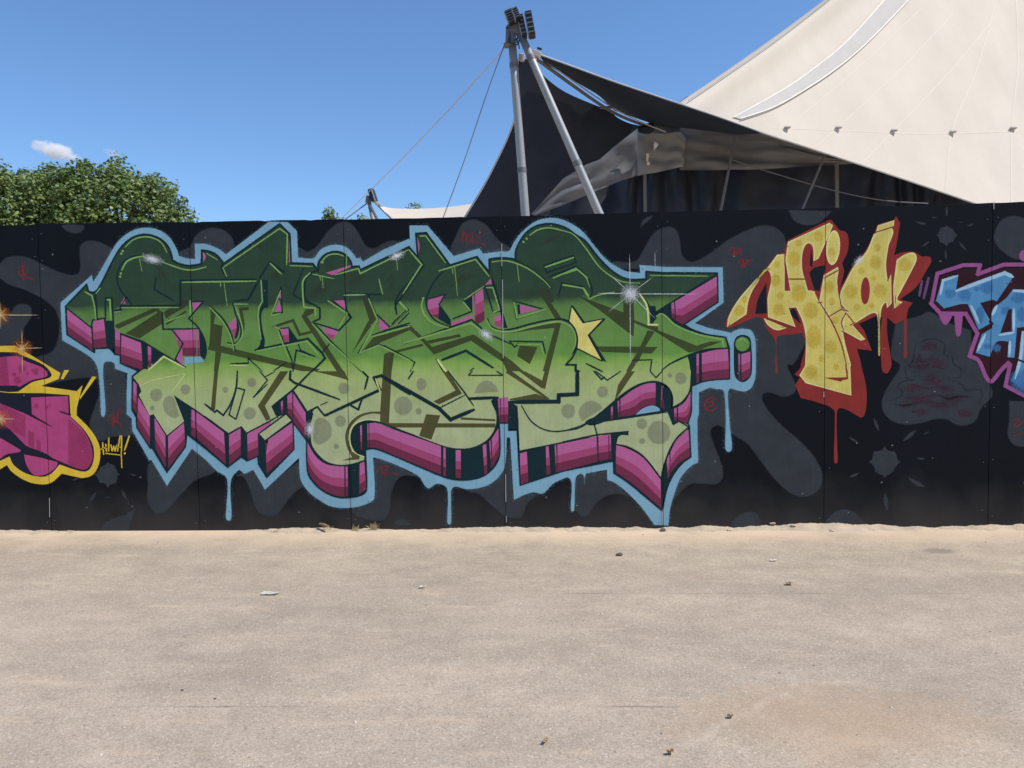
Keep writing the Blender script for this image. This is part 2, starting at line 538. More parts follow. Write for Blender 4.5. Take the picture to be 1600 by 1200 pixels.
# ================================================================ the setting: ground and sand
def ground_material():
    m, nt, b, out = mk_mat('dusty_asphalt')
    g = nd(nt, 'ShaderNodeNewGeometry')
    sx = nd(nt, 'ShaderNodeSeparateXYZ')
    nt.links.new(g.outputs['Position'], sx.inputs[0])
    def noise(scale, detail=4.0, rough=0.6, sc=None):
        n = nd(nt, 'ShaderNodeTexNoise', i_Scale=float(scale), i_Detail=detail, i_Roughness=rough)
        if sc:
            mp = nd(nt, 'ShaderNodeMapping'); mp.inputs['Scale'].default_value = sc
            nt.links.new(g.outputs['Position'], mp.inputs['Vector']); nt.links.new(mp.outputs[0], n.inputs['Vector'])
        else:
            nt.links.new(g.outputs['Position'], n.inputs['Vector'])
        return n.outputs[0]
    def math_(op, a, b_=None, c=None, clamp=False):
        n = nd(nt, 'ShaderNodeMath', operation=op); n.use_clamp = clamp
        for i, v in enumerate((a, b_, c)):
            if v is None: continue
            if isinstance(v, (int, float)): n.inputs[i].default_value = v
            else: nt.links.new(v, n.inputs[i])
        return n.outputs[0]
    def mix(f, a, c, bt='MIX'):
        n = nd(nt, 'ShaderNodeMix', data_type='RGBA', blend_type=bt)
        for s, v in (('Factor', f), ('A', a), ('B', c)):
            if isinstance(v, tuple): n.inputs[s].default_value = (*v, 1)
            elif isinstance(v, (int, float)): n.inputs[s].default_value = v
            else: nt.links.new(v, n.inputs[s])
        return n.outputs['Result']
    def rng(v, a, b_, lo=0.0, hi=1.0):
        n = nd(nt, 'ShaderNodeMapRange'); n.clamp = True
        nt.links.new(v, n.inputs[0])
        n.inputs[1].default_value = a; n.inputs[2].default_value = b_; n.inputs[3].default_value = lo; n.inputs[4].default_value = hi
        return n.outputs[0]
    grey, tan, sand, rust = GROUND_COLS
    big = noise(0.7, 5.0, sc=(0.6, 1.6, 1))
    col = mix(rng(big, 0.36, 0.66), grey, tan)
    blot = noise(1.7, 7.0, 0.7, sc=(1.0, 1.8, 1))
    col = mix(1.0, col, rng(blot, 0.32, 0.70, 0.86, 1.10), 'MULTIPLY')
    med = noise(5.0, 6.0, 0.7)
    col = mix(1.0, col, rng(med, 0.25, 0.8, 0.87, 1.13), 'MULTIPLY')
    # aggregate: fine stones of several greys
    vo = nd(nt, 'ShaderNodeTexVoronoi', i_Scale=170.0); nt.links.new(g.outputs['Position'], vo.inputs['Vector'])
    sep = nd(nt, 'ShaderNodeSeparateColor'); nt.links.new(vo.outputs['Color'], sep.inputs[0])
    col = mix(1.0, col, rng(sep.outputs[0], 0.0, 1.0, 0.80, 1.2), 'MULTIPLY')
    vo2 = nd(nt, 'ShaderNodeTexVoronoi', i_Scale=75.0); nt.links.new(g.outputs['Position'], vo2.inputs['Vector'])
    sep2 = nd(nt, 'ShaderNodeSeparateColor'); nt.links.new(vo2.outputs['Color'], sep2.inputs[0])
    chip = math_('MULTIPLY', math_('GREATER_THAN', sep2.outputs[0], 0.91), math_('LESS_THAN', vo2.outputs['Distance'], 0.34))
    col = mix(math_('MULTIPLY', chip, 0.6), col, (0.62, 0.56, 0.50))
    pit = math_('MULTIPLY', math_('LESS_THAN', sep2.outputs[1], 0.06), math_('LESS_THAN', vo2.outputs['Distance'], 0.36))
    col = mix(math_('MULTIPLY', pit, 0.45), col, (0.12, 0.10, 0.09))
    # sand blown against the foot of the fence
    edge = math_('ADD', sx.outputs['Y'], math_('MULTIPLY', math_('SUBTRACT', noise(2.2, 5.0), 0.5), 0.75))
    col = mix(rng(edge, -0.55, -0.05, 0.0, 0.8), col, sand)
    # pale scuffs of dried dust lying in streaks
    sc = noise(3.0, 6.0, 0.65, sc=(0.5, 3.0, 1))
    col = mix(rng(sc, 0.57, 0.78, 0.0, 0.5), col, sand)
    # rusty stain near the street
    c = gnd(1330, 1130)
    dx = math_('MULTIPLY', math_('SUBTRACT', sx.outputs['X'], c.x), 1.0)
    dy = math_('MULTIPLY', math_('SUBTRACT', sx.outputs['Y'], c.y), 2.0)
    dist = math_('SQRT', math_('ADD', math_('MULTIPLY', dx, dx), math_('MULTIPLY', dy, dy)))
    dist = math_('ADD', dist, math_('MULTIPLY', math_('SUBTRACT', noise(2.6, 8.0, 0.68), 0.5), 1.3))
    col = mix(rng(dist, 0.78, 0.15, 0.0, 0.5), col, rust)
    # pale worn seam running towards the stain
    a, e = gnd(1000, 1205), gnd(1225, 1082)
    dxl, dyl = e.x - a.x, e.y - a.y; ll = math.hypot(dxl, dyl)
    side = math_('ADD', math_('MULTIPLY', math_('SUBTRACT', sx.outputs['X'], a.x), -dyl / ll), math_('MULTIPLY', math_('SUBTRACT', sx.outputs['Y'], a.y), dxl / ll))
    along = math_('ADD', math_('MULTIPLY', math_('SUBTRACT', sx.outputs['X'], a.x), dxl / ll), math_('MULTIPLY', math_('SUBTRACT', sx.outputs['Y'], a.y), dyl / ll))
    side = math_('ABSOLUTE', math_('ADD', side, math_('MULTIPLY', math_('SUBTRACT', noise(5.0, 5.0, 0.7), 0.5), 0.12)))
    on = math_('MULTIPLY', math_('MULTIPLY', rng(side, 0.035, 0.0), rng(noise(4.0, 4.0), 0.36, 0.62)), math_('LESS_THAN', along, ll))
    col = mix(math_('MULTIPLY', on, 0.35), col, (0.60, 0.51, 0.40))
    # oily oval stain by the fence
    c2 = gnd(1467, 861)
    dx = math_('SUBTRACT', sx.outputs['X'], c2.x); dy = math_('MULTIPLY', math_('SUBTRACT', sx.outputs['Y'], c2.y), 1.6)
    dist = math_('SQRT', math_('ADD', math_('MULTIPLY', dx, dx), math_('MULTIPLY', dy, dy)))
    col = mix(rng(dist, 0.13, 0.08, 0.0, 0.5), col, (0.17, 0.14, 0.12))
    # hairline cracks running across the paving
    for (py0, x0, x1, w) in ((1104, 180, 1060, 0.006), (927, 880, 1560, 0.006)):
        a, e = gnd(x0, py0), gnd(x1, py0)
        slope = (e.y - a.y) / (e.x - a.x)
        ln = math_('MULTIPLY_ADD', math_('SUBTRACT', sx.outputs['X'], a.x), slope, a.y)
        wob = math_('MULTIPLY', math_('SUBTRACT', noise(6.0, 6.0, 0.7), 0.5), 0.05)
        dd = math_('ABSOLUTE', math_('SUBTRACT', sx.outputs['Y'], math_('ADD', ln, wob)))
        on = math_('MULTIPLY', rng(dd, w, w * 0.35), rng(noise(2.5, 3.0), 0.42, 0.6))
        on = math_('MULTIPLY', on, math_('MULTIPLY', math_('GREATER_THAN', sx.outputs['X'], a.x), math_('LESS_THAN', sx.outputs['X'], e.x)))
        col = mix(math_('MULTIPLY', on, 0.55), col, (0.10, 0.085, 0.075))
    nt.links.new(col, b.inputs['Base Color'])
    b.inputs['Roughness'].default_value = 0.9
    b.inputs['Specular IOR Level'].default_value = 0.2
    h = math_('ADD', math_('MULTIPLY', sep.outputs[0], 0.6), math_('MULTIPLY', noise(60, 3.0), 0.8))
    bp = nd(nt, 'ShaderNodeBump', i_Strength=0.35, i_Distance=0.004)
    nt.links.new(h, bp.inputs['Height'])
    nt.links.new(bp.outputs[0], b.inputs['Normal'])
    return m
GROUND_COLS = ((0.375, 0.307, 0.235), (0.448, 0.362, 0.273), (0.66, 0.51, 0.35), (0.42, 0.28, 0.17))
bm = bmesh.new()
xs = [-900, -120, -20, -8, -4, 0, 4, 8, 20, 120, 900]
ys = [-900, -120, -20, -8, -4, -2, 0, 4, 20, 120, 900]
vv = [[bm.verts.new((x, y, 0)) for x in xs] for y in ys]
for j in range(len(ys) - 1):
    for i in range(len(xs) - 1):
        bm.faces.new((vv[j][i], vv[j][i + 1], vv[j + 1][i + 1], vv[j + 1][i]))
ground = from_bm('ground', bm, ground_material())
tag(ground, 'dusty beige asphalt in front of the hoarding', kind='structure')

def sand_material():
    return plain('sand', (0.54, 0.43, 0.315), rough=0.95, spec=0.1, lo=0.72, hi=1.15, scale=(9, 9, 9), fine=160, bump=0.8, bscale=120)
def sand_height(x, y):
    """drift: high at the boards, running out towards the street, lumpy"""
    t = max(0.0, 1 + y / (0.15 + 0.09 * mnoise.noise((x * 0.9, 3.1, 0))))
    h = 0.019 + 0.018 * mnoise.noise((x * 1.3, 0.2, 5.0)) + 0.016 * mnoise.noise((x * 4.5, y * 4, 1.0))
    px_lump = math.exp(-((x - 2.08) / 0.38) ** 2) * 0.030 - math.exp(-((x + 3.3) / 0.75) ** 2) * 0.026
    return max(-0.012, (h + px_lump) * t ** 1.6 + (0.007 * mnoise.noise((x * 7, y * 9, 4.0)) + 0.008 * mnoise.noise((x * 17, y * 17, 2.0)) + 0.006 * mnoise.noise((x * 40, y * 40, 0))) * min(1, t * 2.5) - 0.006)
bm = bmesh.new()
NX, NY = 1000, 14
g = [[None] * (NY + 1) for _ in range(NX + 1)]
for i in range(NX + 1):
    x = -9.0 + 18.0 * i / NX
    for j in range(NY + 1):
        y = 0.02 - 0.40 * (j / NY)
        g[i][j] = bm.verts.new((x, y, sand_height(x, y) if j < NY else -0.012))
for i in range(NX):
    for j in range(NY):
        bm.faces.new((g[i][j], g[i][j + 1], g[i + 1][j + 1], g[i + 1][j]))
sand = from_bm('sand_drift', bm, sand_material(), smooth=True)
tag(sand, 'pale sand blown into a low drift along the foot of the hoarding', 'sand', kind='stuff')

# ================================================================ the hoarding
def board_material():
    m, nt, b, out = mk_mat('black_painted_plywood')
    col = mottle(nt, (0.0055, 0.0072, 0.0100), 0.75, 1.25, (3, 3, 0.8), 120)
    g = nd(nt, 'ShaderNodeNewGeometry')
    # scuffed specks where the black has flaked off
    vo = nd(nt, 'ShaderNodeTexVoronoi', i_Scale=26.0, i_Randomness=1.0)
    nt.links.new(g.outputs['Position'], vo.inputs['Vector'])
    sp = nd(nt, 'ShaderNodeSeparateColor'); nt.links.new(vo.outputs['Color'], sp.inputs[0])
    a = nd(nt, 'ShaderNodeMath', operation='GREATER_THAN', i_1=0.985); nt.links.new(sp.outputs[0], a.inputs[0])
    d = nd(nt, 'ShaderNodeMath', operation='LESS_THAN', i_1=0.16); nt.links.new(vo.outputs['Distance'], d.inputs[0])
    ml = nd(nt, 'ShaderNodeMath', operation='MULTIPLY'); nt.links.new(a.outputs[0], ml.inputs[0]); nt.links.new(d.outputs[0], ml.inputs[1])
    m1 = nd(nt, 'ShaderNodeMix', data_type='RGBA'); nt.links.new(ml.outputs[0], m1.inputs['Factor']); nt.links.new(col, m1.inputs['A'])
    m1.inputs['B'].default_value = (0.22, 0.22, 0.22, 1)
    # splashed dust low down
    sx = nd(nt, 'ShaderNodeSeparateXYZ'); nt.links.new(g.outputs['Position'], sx.inputs[0])
    nz = nd(nt, 'ShaderNodeTexNoise', i_Scale=3.0, i_Detail=6.0); nt.links.new(g.outputs['Position'], nz.inputs['Vector'])
    ad = nd(nt, 'ShaderNodeMath', operation='MULTIPLY_ADD', i_1=-0.55); nt.links.new(nz.outputs[0], ad.inputs[0]); nt.links.new(sx.outputs['Z'], ad.inputs[2])
    mr = nd(nt, 'ShaderNodeMapRange'); mr.inputs[1].default_value = 0.12; mr.inputs[2].default_value = -0.28; mr.inputs[3].default_value = 0.0; mr.inputs[4].default_value = 0.30
    nt.links.new(ad.outputs[0], mr.inputs[0])
    m2 = nd(nt, 'ShaderNodeMix', data_type='RGBA'); nt.links.new(mr.outputs[0], m2.inputs['Factor']); nt.links.new(m1.outputs['Result'], m2.inputs['A'])
    m2.inputs['B'].default_value = (0.13, 0.11, 0.09, 1)
    nt.links.new(m2.outputs['Result'], b.inputs['Base Color'])
    b.inputs['Roughness'].default_value = 0.6
    b.inputs['Specular IOR Level'].default_value = 0.12
    mp = nd(nt, 'ShaderNodeMapping'); mp.inputs['Scale'].default_value = (60, 60, 3)
    nt.links.new(g.outputs['Position'], mp.inputs['Vector'])
    n = nd(nt, 'ShaderNodeTexNoise', i_Scale=1.0, i_Detail=4.0); nt.links.new(mp.outputs[0], n.inputs['Vector'])
    bp = nd(nt, 'ShaderNodeBump', i_Strength=0.25, i_Distance=0.003); nt.links.new(n.outputs[0], bp.inputs['Height']); nt.links.new(bp.outputs[0], b.inputs['Normal'])
    return m
M_BOARD = board_material()
M_SCREW = plain('zinc_screw', (0.22, 0.22, 0.22), rough=0.4, metal=0.8)
M_TIMBER = plain('rough_timber', (0.23, 0.17, 0.11), rough=0.85)
M_EDGE = plain('bare_board_edge', (0.52, 0.48, 0.42), rough=0.8)
fence = empty('hoarding_fence', (0, 0.0, 0), 'long plywood hoarding painted black, covered in graffiti, standing along the dusty street', 'fence')
TOPS = [2.506, 2.506, 2.497, 2.487, 2.481, 2.486, 2.489, 2.496, 2.506, 2.51]
TOPS = [2.505] * 4 + TOPS + [2.508] * 6
for k in range(len(JOINTS) - 1):
    x0, x1 = JOINTS[k] + GAP, JOINTS[k + 1] - GAP
    t0, t1 = TOPS[k], TOPS[k + 1]
    bm = bmesh.new()
    yo = 0.0
    rt = random.Random(k + 90)
    t0 += rt.uniform(-0.004, 0.004); t1 += rt.uniform(-0.004, 0.004)
    prof = [(x0, -0.05), (x1, -0.05)]
    for q_ in range(25):
        u = 1 - q_ / 24
        prof.append((x0 + (x1 - x0) * u, t0 + (t1 - t0) * u + 0.0035 * mnoise.noise((x0 * 3 + u * 7, k, 1)) - (0.006 if rt.random() < 0.05 else 0)))
    fr_ = [bm.verts.new((x, 0.0, z)) for x, z in prof]; bk_ = [bm.verts.new((x, 0.018, z)) for x, z in prof]
    bm.faces.new(fr_); bm.faces.new(bk_[::-1])
    for q_ in range(len(prof)):
        w_ = (q_ + 1) % len(prof)
        bm.faces.new((fr_[w_], fr_[q_], bk_[q_], bk_[w_]))
    pan = from_bm('panel', bm, M_BOARD, fence)
    bm = bmesh.new()
    rr = random.Random(k + 40)
    for sx_ in (x0 + 0.035, x1 - 0.035):
        for zz in (0.09, 0.5, 0.93, 1.36, 1.79, 2.2, 2.40):
            cx, cz = sx_ + rr.uniform(-0.012, 0.012), zz + rr.uniform(-0.05, 0.05)
            r = bmesh.ops.create_cone(bm, cap_ends=True, segments=8, radius1=0.0040, radius2=0.0033, depth=0.002)
            bmesh.ops.transform(bm, verts=r['verts'], matrix=Matrix.Translation((cx, -0.0012, cz)) @ Matrix.Rotation(math.pi / 2, 4, 'X'))
    so = from_bm('screw_heads', bm, M_SCREW, pan)
    so['kind'] = 'stuff'
for k in range(1, len(JOINTS) - 1):
    bm = bmesh.new()
    bm_box(bm, Vector((JOINTS[k], 0.018 + 0.036, 1.19)), (0.09, 0.07, 2.46))
    from_bm('post', bm, M_TIMBER, fence)
# bare edges of the sheets showing as bright slivers at the joints
for s in ('783,381 784.6,381 785,416 783.6,416', '784,437 785.6,437 787.3,560 785.6,560', '789.2,741 790.6,741 791.3,784 789.8,784', '790.4,806 791.8,806 792,816 790.6,816',
          '1552,315 1553.6,315 1553.3,327 1551.8,327', '77,778 77.8,778 78.2,808 77.5,808',
          '1034,796 1035,796 1035.6,818 1034.6,818', '1286.6,612 1287.8,612 1288.2,620 1286,621'):
    pts = parse('X ' + s)
    mx_ = sum(p[0] for p in pts) / 4
    pts = [(mx_ + (p[0] - mx_) * 0.62, p[1]) for p in pts]
    bm = bmesh.new()
    vsx = []
    for y in (-0.0035, -0.0005):
        vsx.append([bm.verts.new((at(p[0], p[1], 0).x, y, at(p[0], p[1], 0).z)) for p in pts])
    bm.faces.new(vsx[0]); bm.faces.new(vsx[1][::-1])
    for i in range(4):
        j = (i + 1) % 4
        bm.faces.new((vsx[0][j], vsx[0][i], vsx[1][i], vsx[1][j]))
    from_bm('bare_edge', bm, M_EDGE, fence)
# ================================================================ big top and its entrance canopy behind the hoarding
M_CANVAS = plain('cream_canvas', (0.655, 0.568, 0.458), rough=0.75, spec=0.25, lo=0.88, hi=1.05, scale=(0.8, 0.8, 0.3), fine=40, bump=0.18, bscale=40)
M_STRIP = plain('clear_strip', (0.50, 0.462, 0.415), rough=0.6, spec=0.2, lo=0.94, hi=1.05)
M_PIPING = plain('white_piping', (0.72, 0.645, 0.54), rough=0.6)
M_SEAM = plain('canvas_seam', (0.70, 0.605, 0.488), rough=0.75, spec=0.25, lo=0.95, hi=1.05)
M_TAB = plain('grey_tab', (0.40, 0.37, 0.35), rough=0.8)
M_BLACKOUT = plain('blackout_membrane', (0.020, 0.026, 0.042), rough=0.8, spec=0.15, lo=0.75, hi=1.3, scale=(1.2, 1.2, 1.2))
M_RIM = plain('pale_hem', (0.50, 0.48, 0.44), rough=0.7)
M_VALANCE = plain('grey_valance', (0.17, 0.172, 0.178), rough=0.85, spec=0.15, lo=0.8, hi=1.12, scale=(2, 2, 2))
M_FLAP = plain('grey_flap', (0.23, 0.235, 0.245), rough=0.8, spec=0.2, lo=0.85, hi=1.1)
M_CURTAIN = plain('navy_curtain', (0.012, 0.016, 0.030), rough=0.45, spec=0.5, lo=0.8, hi=1.3)
M_STEEL = plain('galvanised_steel', (0.33, 0.33, 0.32), rough=0.5, metal=0.35, lo=0.85, hi=1.1, scale=(9, 9, 2), fine=50)
M_STEELD = plain('dull_steel', (0.16, 0.16, 0.17), rough=0.6, metal=0.4)
M_LAMP = plain('black_lamp_housing', (0.015, 0.018, 0.026), rough=0.4)
M_LENS = plain('lamp_glass', (0.35, 0.38, 0.42), rough=0.15, spec=0.6)
M_WEB = plain('beige_webbing', (0.50, 0.42, 0.35), rough=0.9)
M_ROPE_L = plain('pale_rope', (0.55, 0.52, 0.47), rough=0.9)
M_ROPE_D = plain('steel_cable', (0.07, 0.07, 0.08), rough=0.6, metal=0.3)

def catm(pts, m):
    """resample pixel/depth tuples smoothly"""
    out = []
    n = len(pts)
    for k in range(m + 1):
        u = (n - 1) * k / m
        i = min(n - 2, int(u)); t = u - i
        p0, p1, p2, p3 = pts[max(0, i - 1)], pts[i], pts[i + 1], pts[min(n - 1, i + 2)]
        out.append(tuple(0.5 * (2 * b + (c - a) * t + (2 * a - 5 * b + 4 * c - d) * t * t + (3 * b - a - 3 * c + d) * t ** 3) for a, b, c, d in zip(p0, p1, p2, p3)))
    return out
def ribbon(name, top, bot, mat, parent, n=100, rows=8, wave=None, thick=0.0):
    T, B = catm(top, n), catm(bot, n)
    bm = bmesh.new()
    g = []
    for i in range(n + 1):
        a, b = at(*T[i]), at(*B[i])
        col = []
        for j in range(rows + 1):
            v = j / rows
            p = a.lerp(b, v)
            if wave: p.y += wave(i / n, v)
            col.append(bm.verts.new(p))
        g.append(col)
    for i in range(n):
        for j in range(rows):
            bm.faces.new((g[i][j], g[i][j + 1], g[i + 1][j + 1], g[i + 1][j]))
    if thick:
        bmesh.ops.solidify(bm, geom=bm.faces[:], thickness=thick)
    return from_bm(name, bm, mat, parent, smooth=not thick)

tent = empty('circus_tent', (12, 16, 0), 'huge cream canvas circus tent rising behind the hoarding', 'tent')
# radial roof: hem points at the bottom, all running up to one king-pole peak
PEAK = at(1760, -430, 25.0)
HEM = [(1150, 262, 26.0), (1100, 205, 19.0), (1070, 170, 13.5), (1064, 161, 10.6), (1120, 184, 10.75), (1190, 208, 11.0), (1265, 232, 11.3), (1340, 257, 11.6), (1430, 287, 12.0), (1518, 317, 12.4), (1620, 352, 12.3), (1760, 390, 12.2), (2000, 420, 12.4), (2400, 430, 14.0), (2700, 430, 18)]
HEMS = catm(HEM, 84)
ROWS = 30
bm = bmesh.new()
tg_ = []
for i, h in enumerate(HEMS):
    a = at(*h)
    mid = a.lerp(PEAK, 0.45) + Vector((0, 0, -1.35))
    col = []
    for j in range(ROWS + 1):
        t = j / ROWS
        p = a * (1 - t) ** 2 + mid * 2 * t * (1 - t) + PEAK * t * t
        scallop = 0.06 * math.cos(i * 2 * math.pi / 7.0) * math.sin(math.pi * min(1, t * 1.2))
        p.z += scallop * 0.6
        col.append(bm.verts.new(p))
    tg_.append(col)
for i in range(len(HEMS) - 1):
    for j in range(ROWS):
        bm.faces.new((tg_[i][j], tg_[i][j + 1], tg_[i + 1][j + 1], tg_[i + 1][j]))
roof = from_bm('roof_canvas', bm, M_CANVAS, tent, smooth=True)
_bm = bmesh.new(); _bm.from_mesh(roof.data)
ROOF_BVH = BVHTree.FromBMesh(_bm); _bm.free()
def on_roof(px, py, lift=0.02):
    hit = ROOF_BVH.ray_cast(CAM, ray(px, py).normalized())
    if hit[0] is None: return None
    n = hit[1]
    if n.dot(ray(px, py)) > 0: n = -n
    return hit[0] + n * lift
def roof_strip(name, left, right, mat, n=40, lift=0.02):
    L, R = catm(left, n), catm(right, n)
    bm = bmesh.new(); prev = None
    for a, b in zip(L, R):
        pa, pb = on_roof(*a, lift), on_roof(*b, lift)
        if pa is None or pb is None: prev = None; continue
        cur = (bm.verts.new(pa), bm.verts.new(pb))
        if prev: bm.faces.new((prev[0], prev[1], cur[1], cur[0]))
        prev = cur
    return from_bm(name, bm, mat, tent, smooth=True)
SL = [(1146, 184), (1190, 160), (1236, 133), (1280, 101), (1325, 63), (1385, -4), (1420, -50)]
SR = [(1156, 187), (1205, 170), (1250, 145), (1300, 112), (1352, 69), (1422, -4), (1455, -50)]
roof_strip('window_strip', SL, SR, M_STRIP, lift=0.02)
roof_strip('piping', [(x - 1.2, y - 0.8) for x, y in SL], [(x + 0.6, y + 0.6) for x, y in SL], M_PIPING, lift=0.025)
roof_strip('piping', [(x - 0.6, y - 0.6) for x, y in SR], [(x + 1.2, y + 0.8) for x, y in SR], M_PIPING, lift=0.05)
for a, b, c in (((1344, 258), (1395, 205), (1560, 20)), ((1478, 302), (1487, 207), (1555, 5)), ((1580, 330), (1581, 202), (1588, 0)), ((1270, 232), (1308, 200), (1490, 20)), ((1210, 212), (1228, 200), (1440, 12))):
    m_ = [(a[0] + (b[0]-a[0])*t if t < 1 else 0, 0) for t in ()]
    roof_strip('seam', [(a[0]-1.0, a[1]), (b[0]-1.0, b[1]), ((b[0]+c[0])/2-1.0+6, (b[1]+c[1])/2), (c[0]-1.0, c[1])], [(a[0]+1.0, a[1]), (b[0]+1.0, b[1]), ((b[0]+c[0])/2+1.0+6, (b[1]+c[1])/2), (c[0]+1.0, c[1])], M_SEAM, lift=0.003)
roof_strip('seam', [(1205, 199), (1320, 203), (1440, 208), (1598, 204)], [(1205, 200.6), (1320, 204.6), (1440, 209.6), (1598, 205.6)], M_SEAM, lift=0.003)
for px, py in ((1228, 200.5), (1308, 200.5), (1394.5, 205), (1486.5, 207), (1581, 201.5)):
    p = on_roof(px, py, 0.03); n_ = ROOF_BVH.ray_cast(CAM, ray(px, py).normalized())[1]
    if n_.dot(ray(px, py)) > 0: n_ = -n_
    w = (p - CAM).length / F_PX
    Rt = n_.to_track_quat('Z', 'Y').to_matrix()
    bm = bmesh.new()
    top = on_roof(px + 1.0, py - 3.6, 0.012); bot = on_roof(px, py + 1.4, 0.012)
    ax = Vector((1, 0, 0)); lift = n_ * 0.07
    vs_ = [bm.verts.new(v) for v in (top - ax * 2.4 * w, top + ax * 2.6 * w, bot + ax * 4.4 * w + lift, bot - ax * 4.4 * w + lift, bot - ax * 4.4 * w, bot + ax * 4.4 * w)]
    for f in ((0, 1, 2, 3), (3, 2, 5, 4), (0, 3, 4), (1, 5, 2), (0, 4, 5, 1)): bm.faces.new([vs_[k] for k in f])
    from_bm('webbing_tab', bm, M_TAB, tent)
# ridge rope along the silhouette
SIL = [(1066, 166), (1145, 112.5), (1215, 63.5), (1298, -1), (1330, -30)]
pts = [on_roof(x, y, 0.05) for x, y in catm(SIL, 24)]
bm = bmesh.new(); bm_tube(bm, [p for p in pts if p], 0.009, 6); from_bm('edge_rope', bm, plain('weathered_rope', (0.38, 0.34, 0.28), rough=0.9), tent)

canopy = empty('entrance_canopy', (3.0, 10, 0), 'black tensioned entrance canopy hung from the twin-pole mast in front of the tent', 'canopy')
def panel_px(name, s, p3, mat, parent, thick=0.012):
    """flat stretched sheet: outline on the plane through three points"""
    a, b, c = p3
    n = (b - a).cross(c - a).normalized()
    pts = [on_plane(x, y, a, n) for x, y in curve(parse(s), True)]
    ax = (b - a).normalized(); ay = n.cross(ax)
    fl = [Vector(((p - a).dot(ax), (p - a).dot(ay), 0)) for p in pts]
    bm = bmesh.new()
    vs_ = [bm.verts.new(p) for p in pts]
    for t in tessellate_polygon([fl]):
        try: bm.faces.new([vs_[i] for i in t])
        except ValueError: pass
    bmesh.ops.recalc_face_normals(bm, faces=bm.faces)
    bmesh.ops.solidify(bm, geom=bm.faces[:], thickness=thick)
    return from_bm(name, bm, mat, parent)
APEX = at(818, 90, 8.0)
S1 = at(1004, 198, 13.0)
LC = at(700, 382, 8.6)
panel_px('left_membrane', 'X 810,95 806,180~ 772,262~ 728,338~ 690,392~ 815,350 829,335 879,279 915,257 936,249 960,228 996,200 1004,197 985,193~ 965,184~ 952,172 940,168~ 905,154~ 880,142~ 860,128~ 838,108~ 822,92', (APEX, S1, LC), M_BLACKOUT, canopy)
R1 = at(1190, 209, 11.0)
S2 = at(1030, 197, 13.0)
panel_px('right_membrane', 'X 845,87 900,107~ 960,129~ 1040,156~ 1120,183~ 1190,208 1150,209 1066,199 1030,196 1000,186 960,172 952,164~ 935,148~ 905,130~ 875,112~ 850,97', (at(835, 86, 8.0), S2, R1), M_BLACKOUT, canopy)
# unseen sheet added behind the membranes to keep the sun off the valance
bm = bmesh.new()
v4 = [bm.verts.new(at(*q)) for q in ((1012, 193, 13.3), (1185, 204, 12.9), (1200, 170, 19.0), (1075, 150, 19.0))]
bm.faces.new(v4); bmesh.ops.solidify(bm, geom=bm.faces[:], thickness=0.02)
from_bm('hidden_shade_sheet', bm, M_BLACKOUT, canopy)
# hems catching the sun
def rope_px(name, pts, r, mat, parent, n=24, seg=6):
    bm = bmesh.new(); bm_tube(bm, [at(*p) for p in catm(pts, n)], r, seg); return from_bm(name, bm, mat, parent)
rope_px('hem', [(842, 85, 7.97), (900, 106, 8.6), (960, 128, 9.25), (1040, 155, 10.0), (1120, 182, 10.6), (1190, 207, 10.9), (1265, 231.5, 11.2), (1340, 256, 11.5), (1430, 286, 11.9), (1518, 316, 12.3), (1560, 330, 12.4)], 0.018, M_RIM, canopy, 50)
_n = (S1 - APEX).cross(LC - APEX).normalized()
bm = bmesh.new(); bm_tube(bm, [on_plane(x, y, APEX, _n) + Vector((-0.01, -0.02, 0)) for x, y in curve(parse('X 810,94 806,180~ 772,262~ 728,338~ 690,392'), False)], 0.016, 6); from_bm('hem', bm, M_RIM, canopy)
# lacing spars crossing the open slot
rope_px('spar', [(838, 92, 8.0), (945, 168, 10.5), (1006, 196, 12.6)], 0.032, M_STEELD, canopy)
rope_px('spar', [(842, 88, 8.05), (960, 170, 11.0), (1040, 206, 12.6)], 0.014, M_RIM, canopy)
bm = bmesh.new(); bm_box(bm, at(948, 168, 10.6), (0.30, 0.05, 0.05), bevel=0.01); from_bm('clamp', bm, M_STEELD, canopy)
bm = bmesh.new()
c_ = at(1011, 201, 12.6); bmesh.ops.create_icosphere(bm, subdivisions=2, radius=0.20)
for v in bm.verts: v.co = Vector((v.co.x * 1.1, v.co.y * 0.8, v.co.z * 0.62)) * (1 + 0.25 * mnoise.noise(v.co * 9)) + c_
from_bm('knotted_bundle', bm, M_BLACKOUT, canopy)
# webbing at the canopy's tip
for (x, y, w, h, rot) in ((815, 90, 9, 12, 0.1), (838, 84, 14, 9, 0.5), (834, 92, 10, 6, 0.6), (843, 76, 8, 3, 0.3)):
    p = at(x, y, 7.95); k = 14.0 / F_PX
    bm = bmesh.new(); bm_box(bm, p, (w * k, 0.05, h * k), Matrix.Rotation(rot, 3, 'Y'), bevel=0.012)
    from_bm('webbing', bm, M_WEB if y > 80 else M_LAMP, canopy)

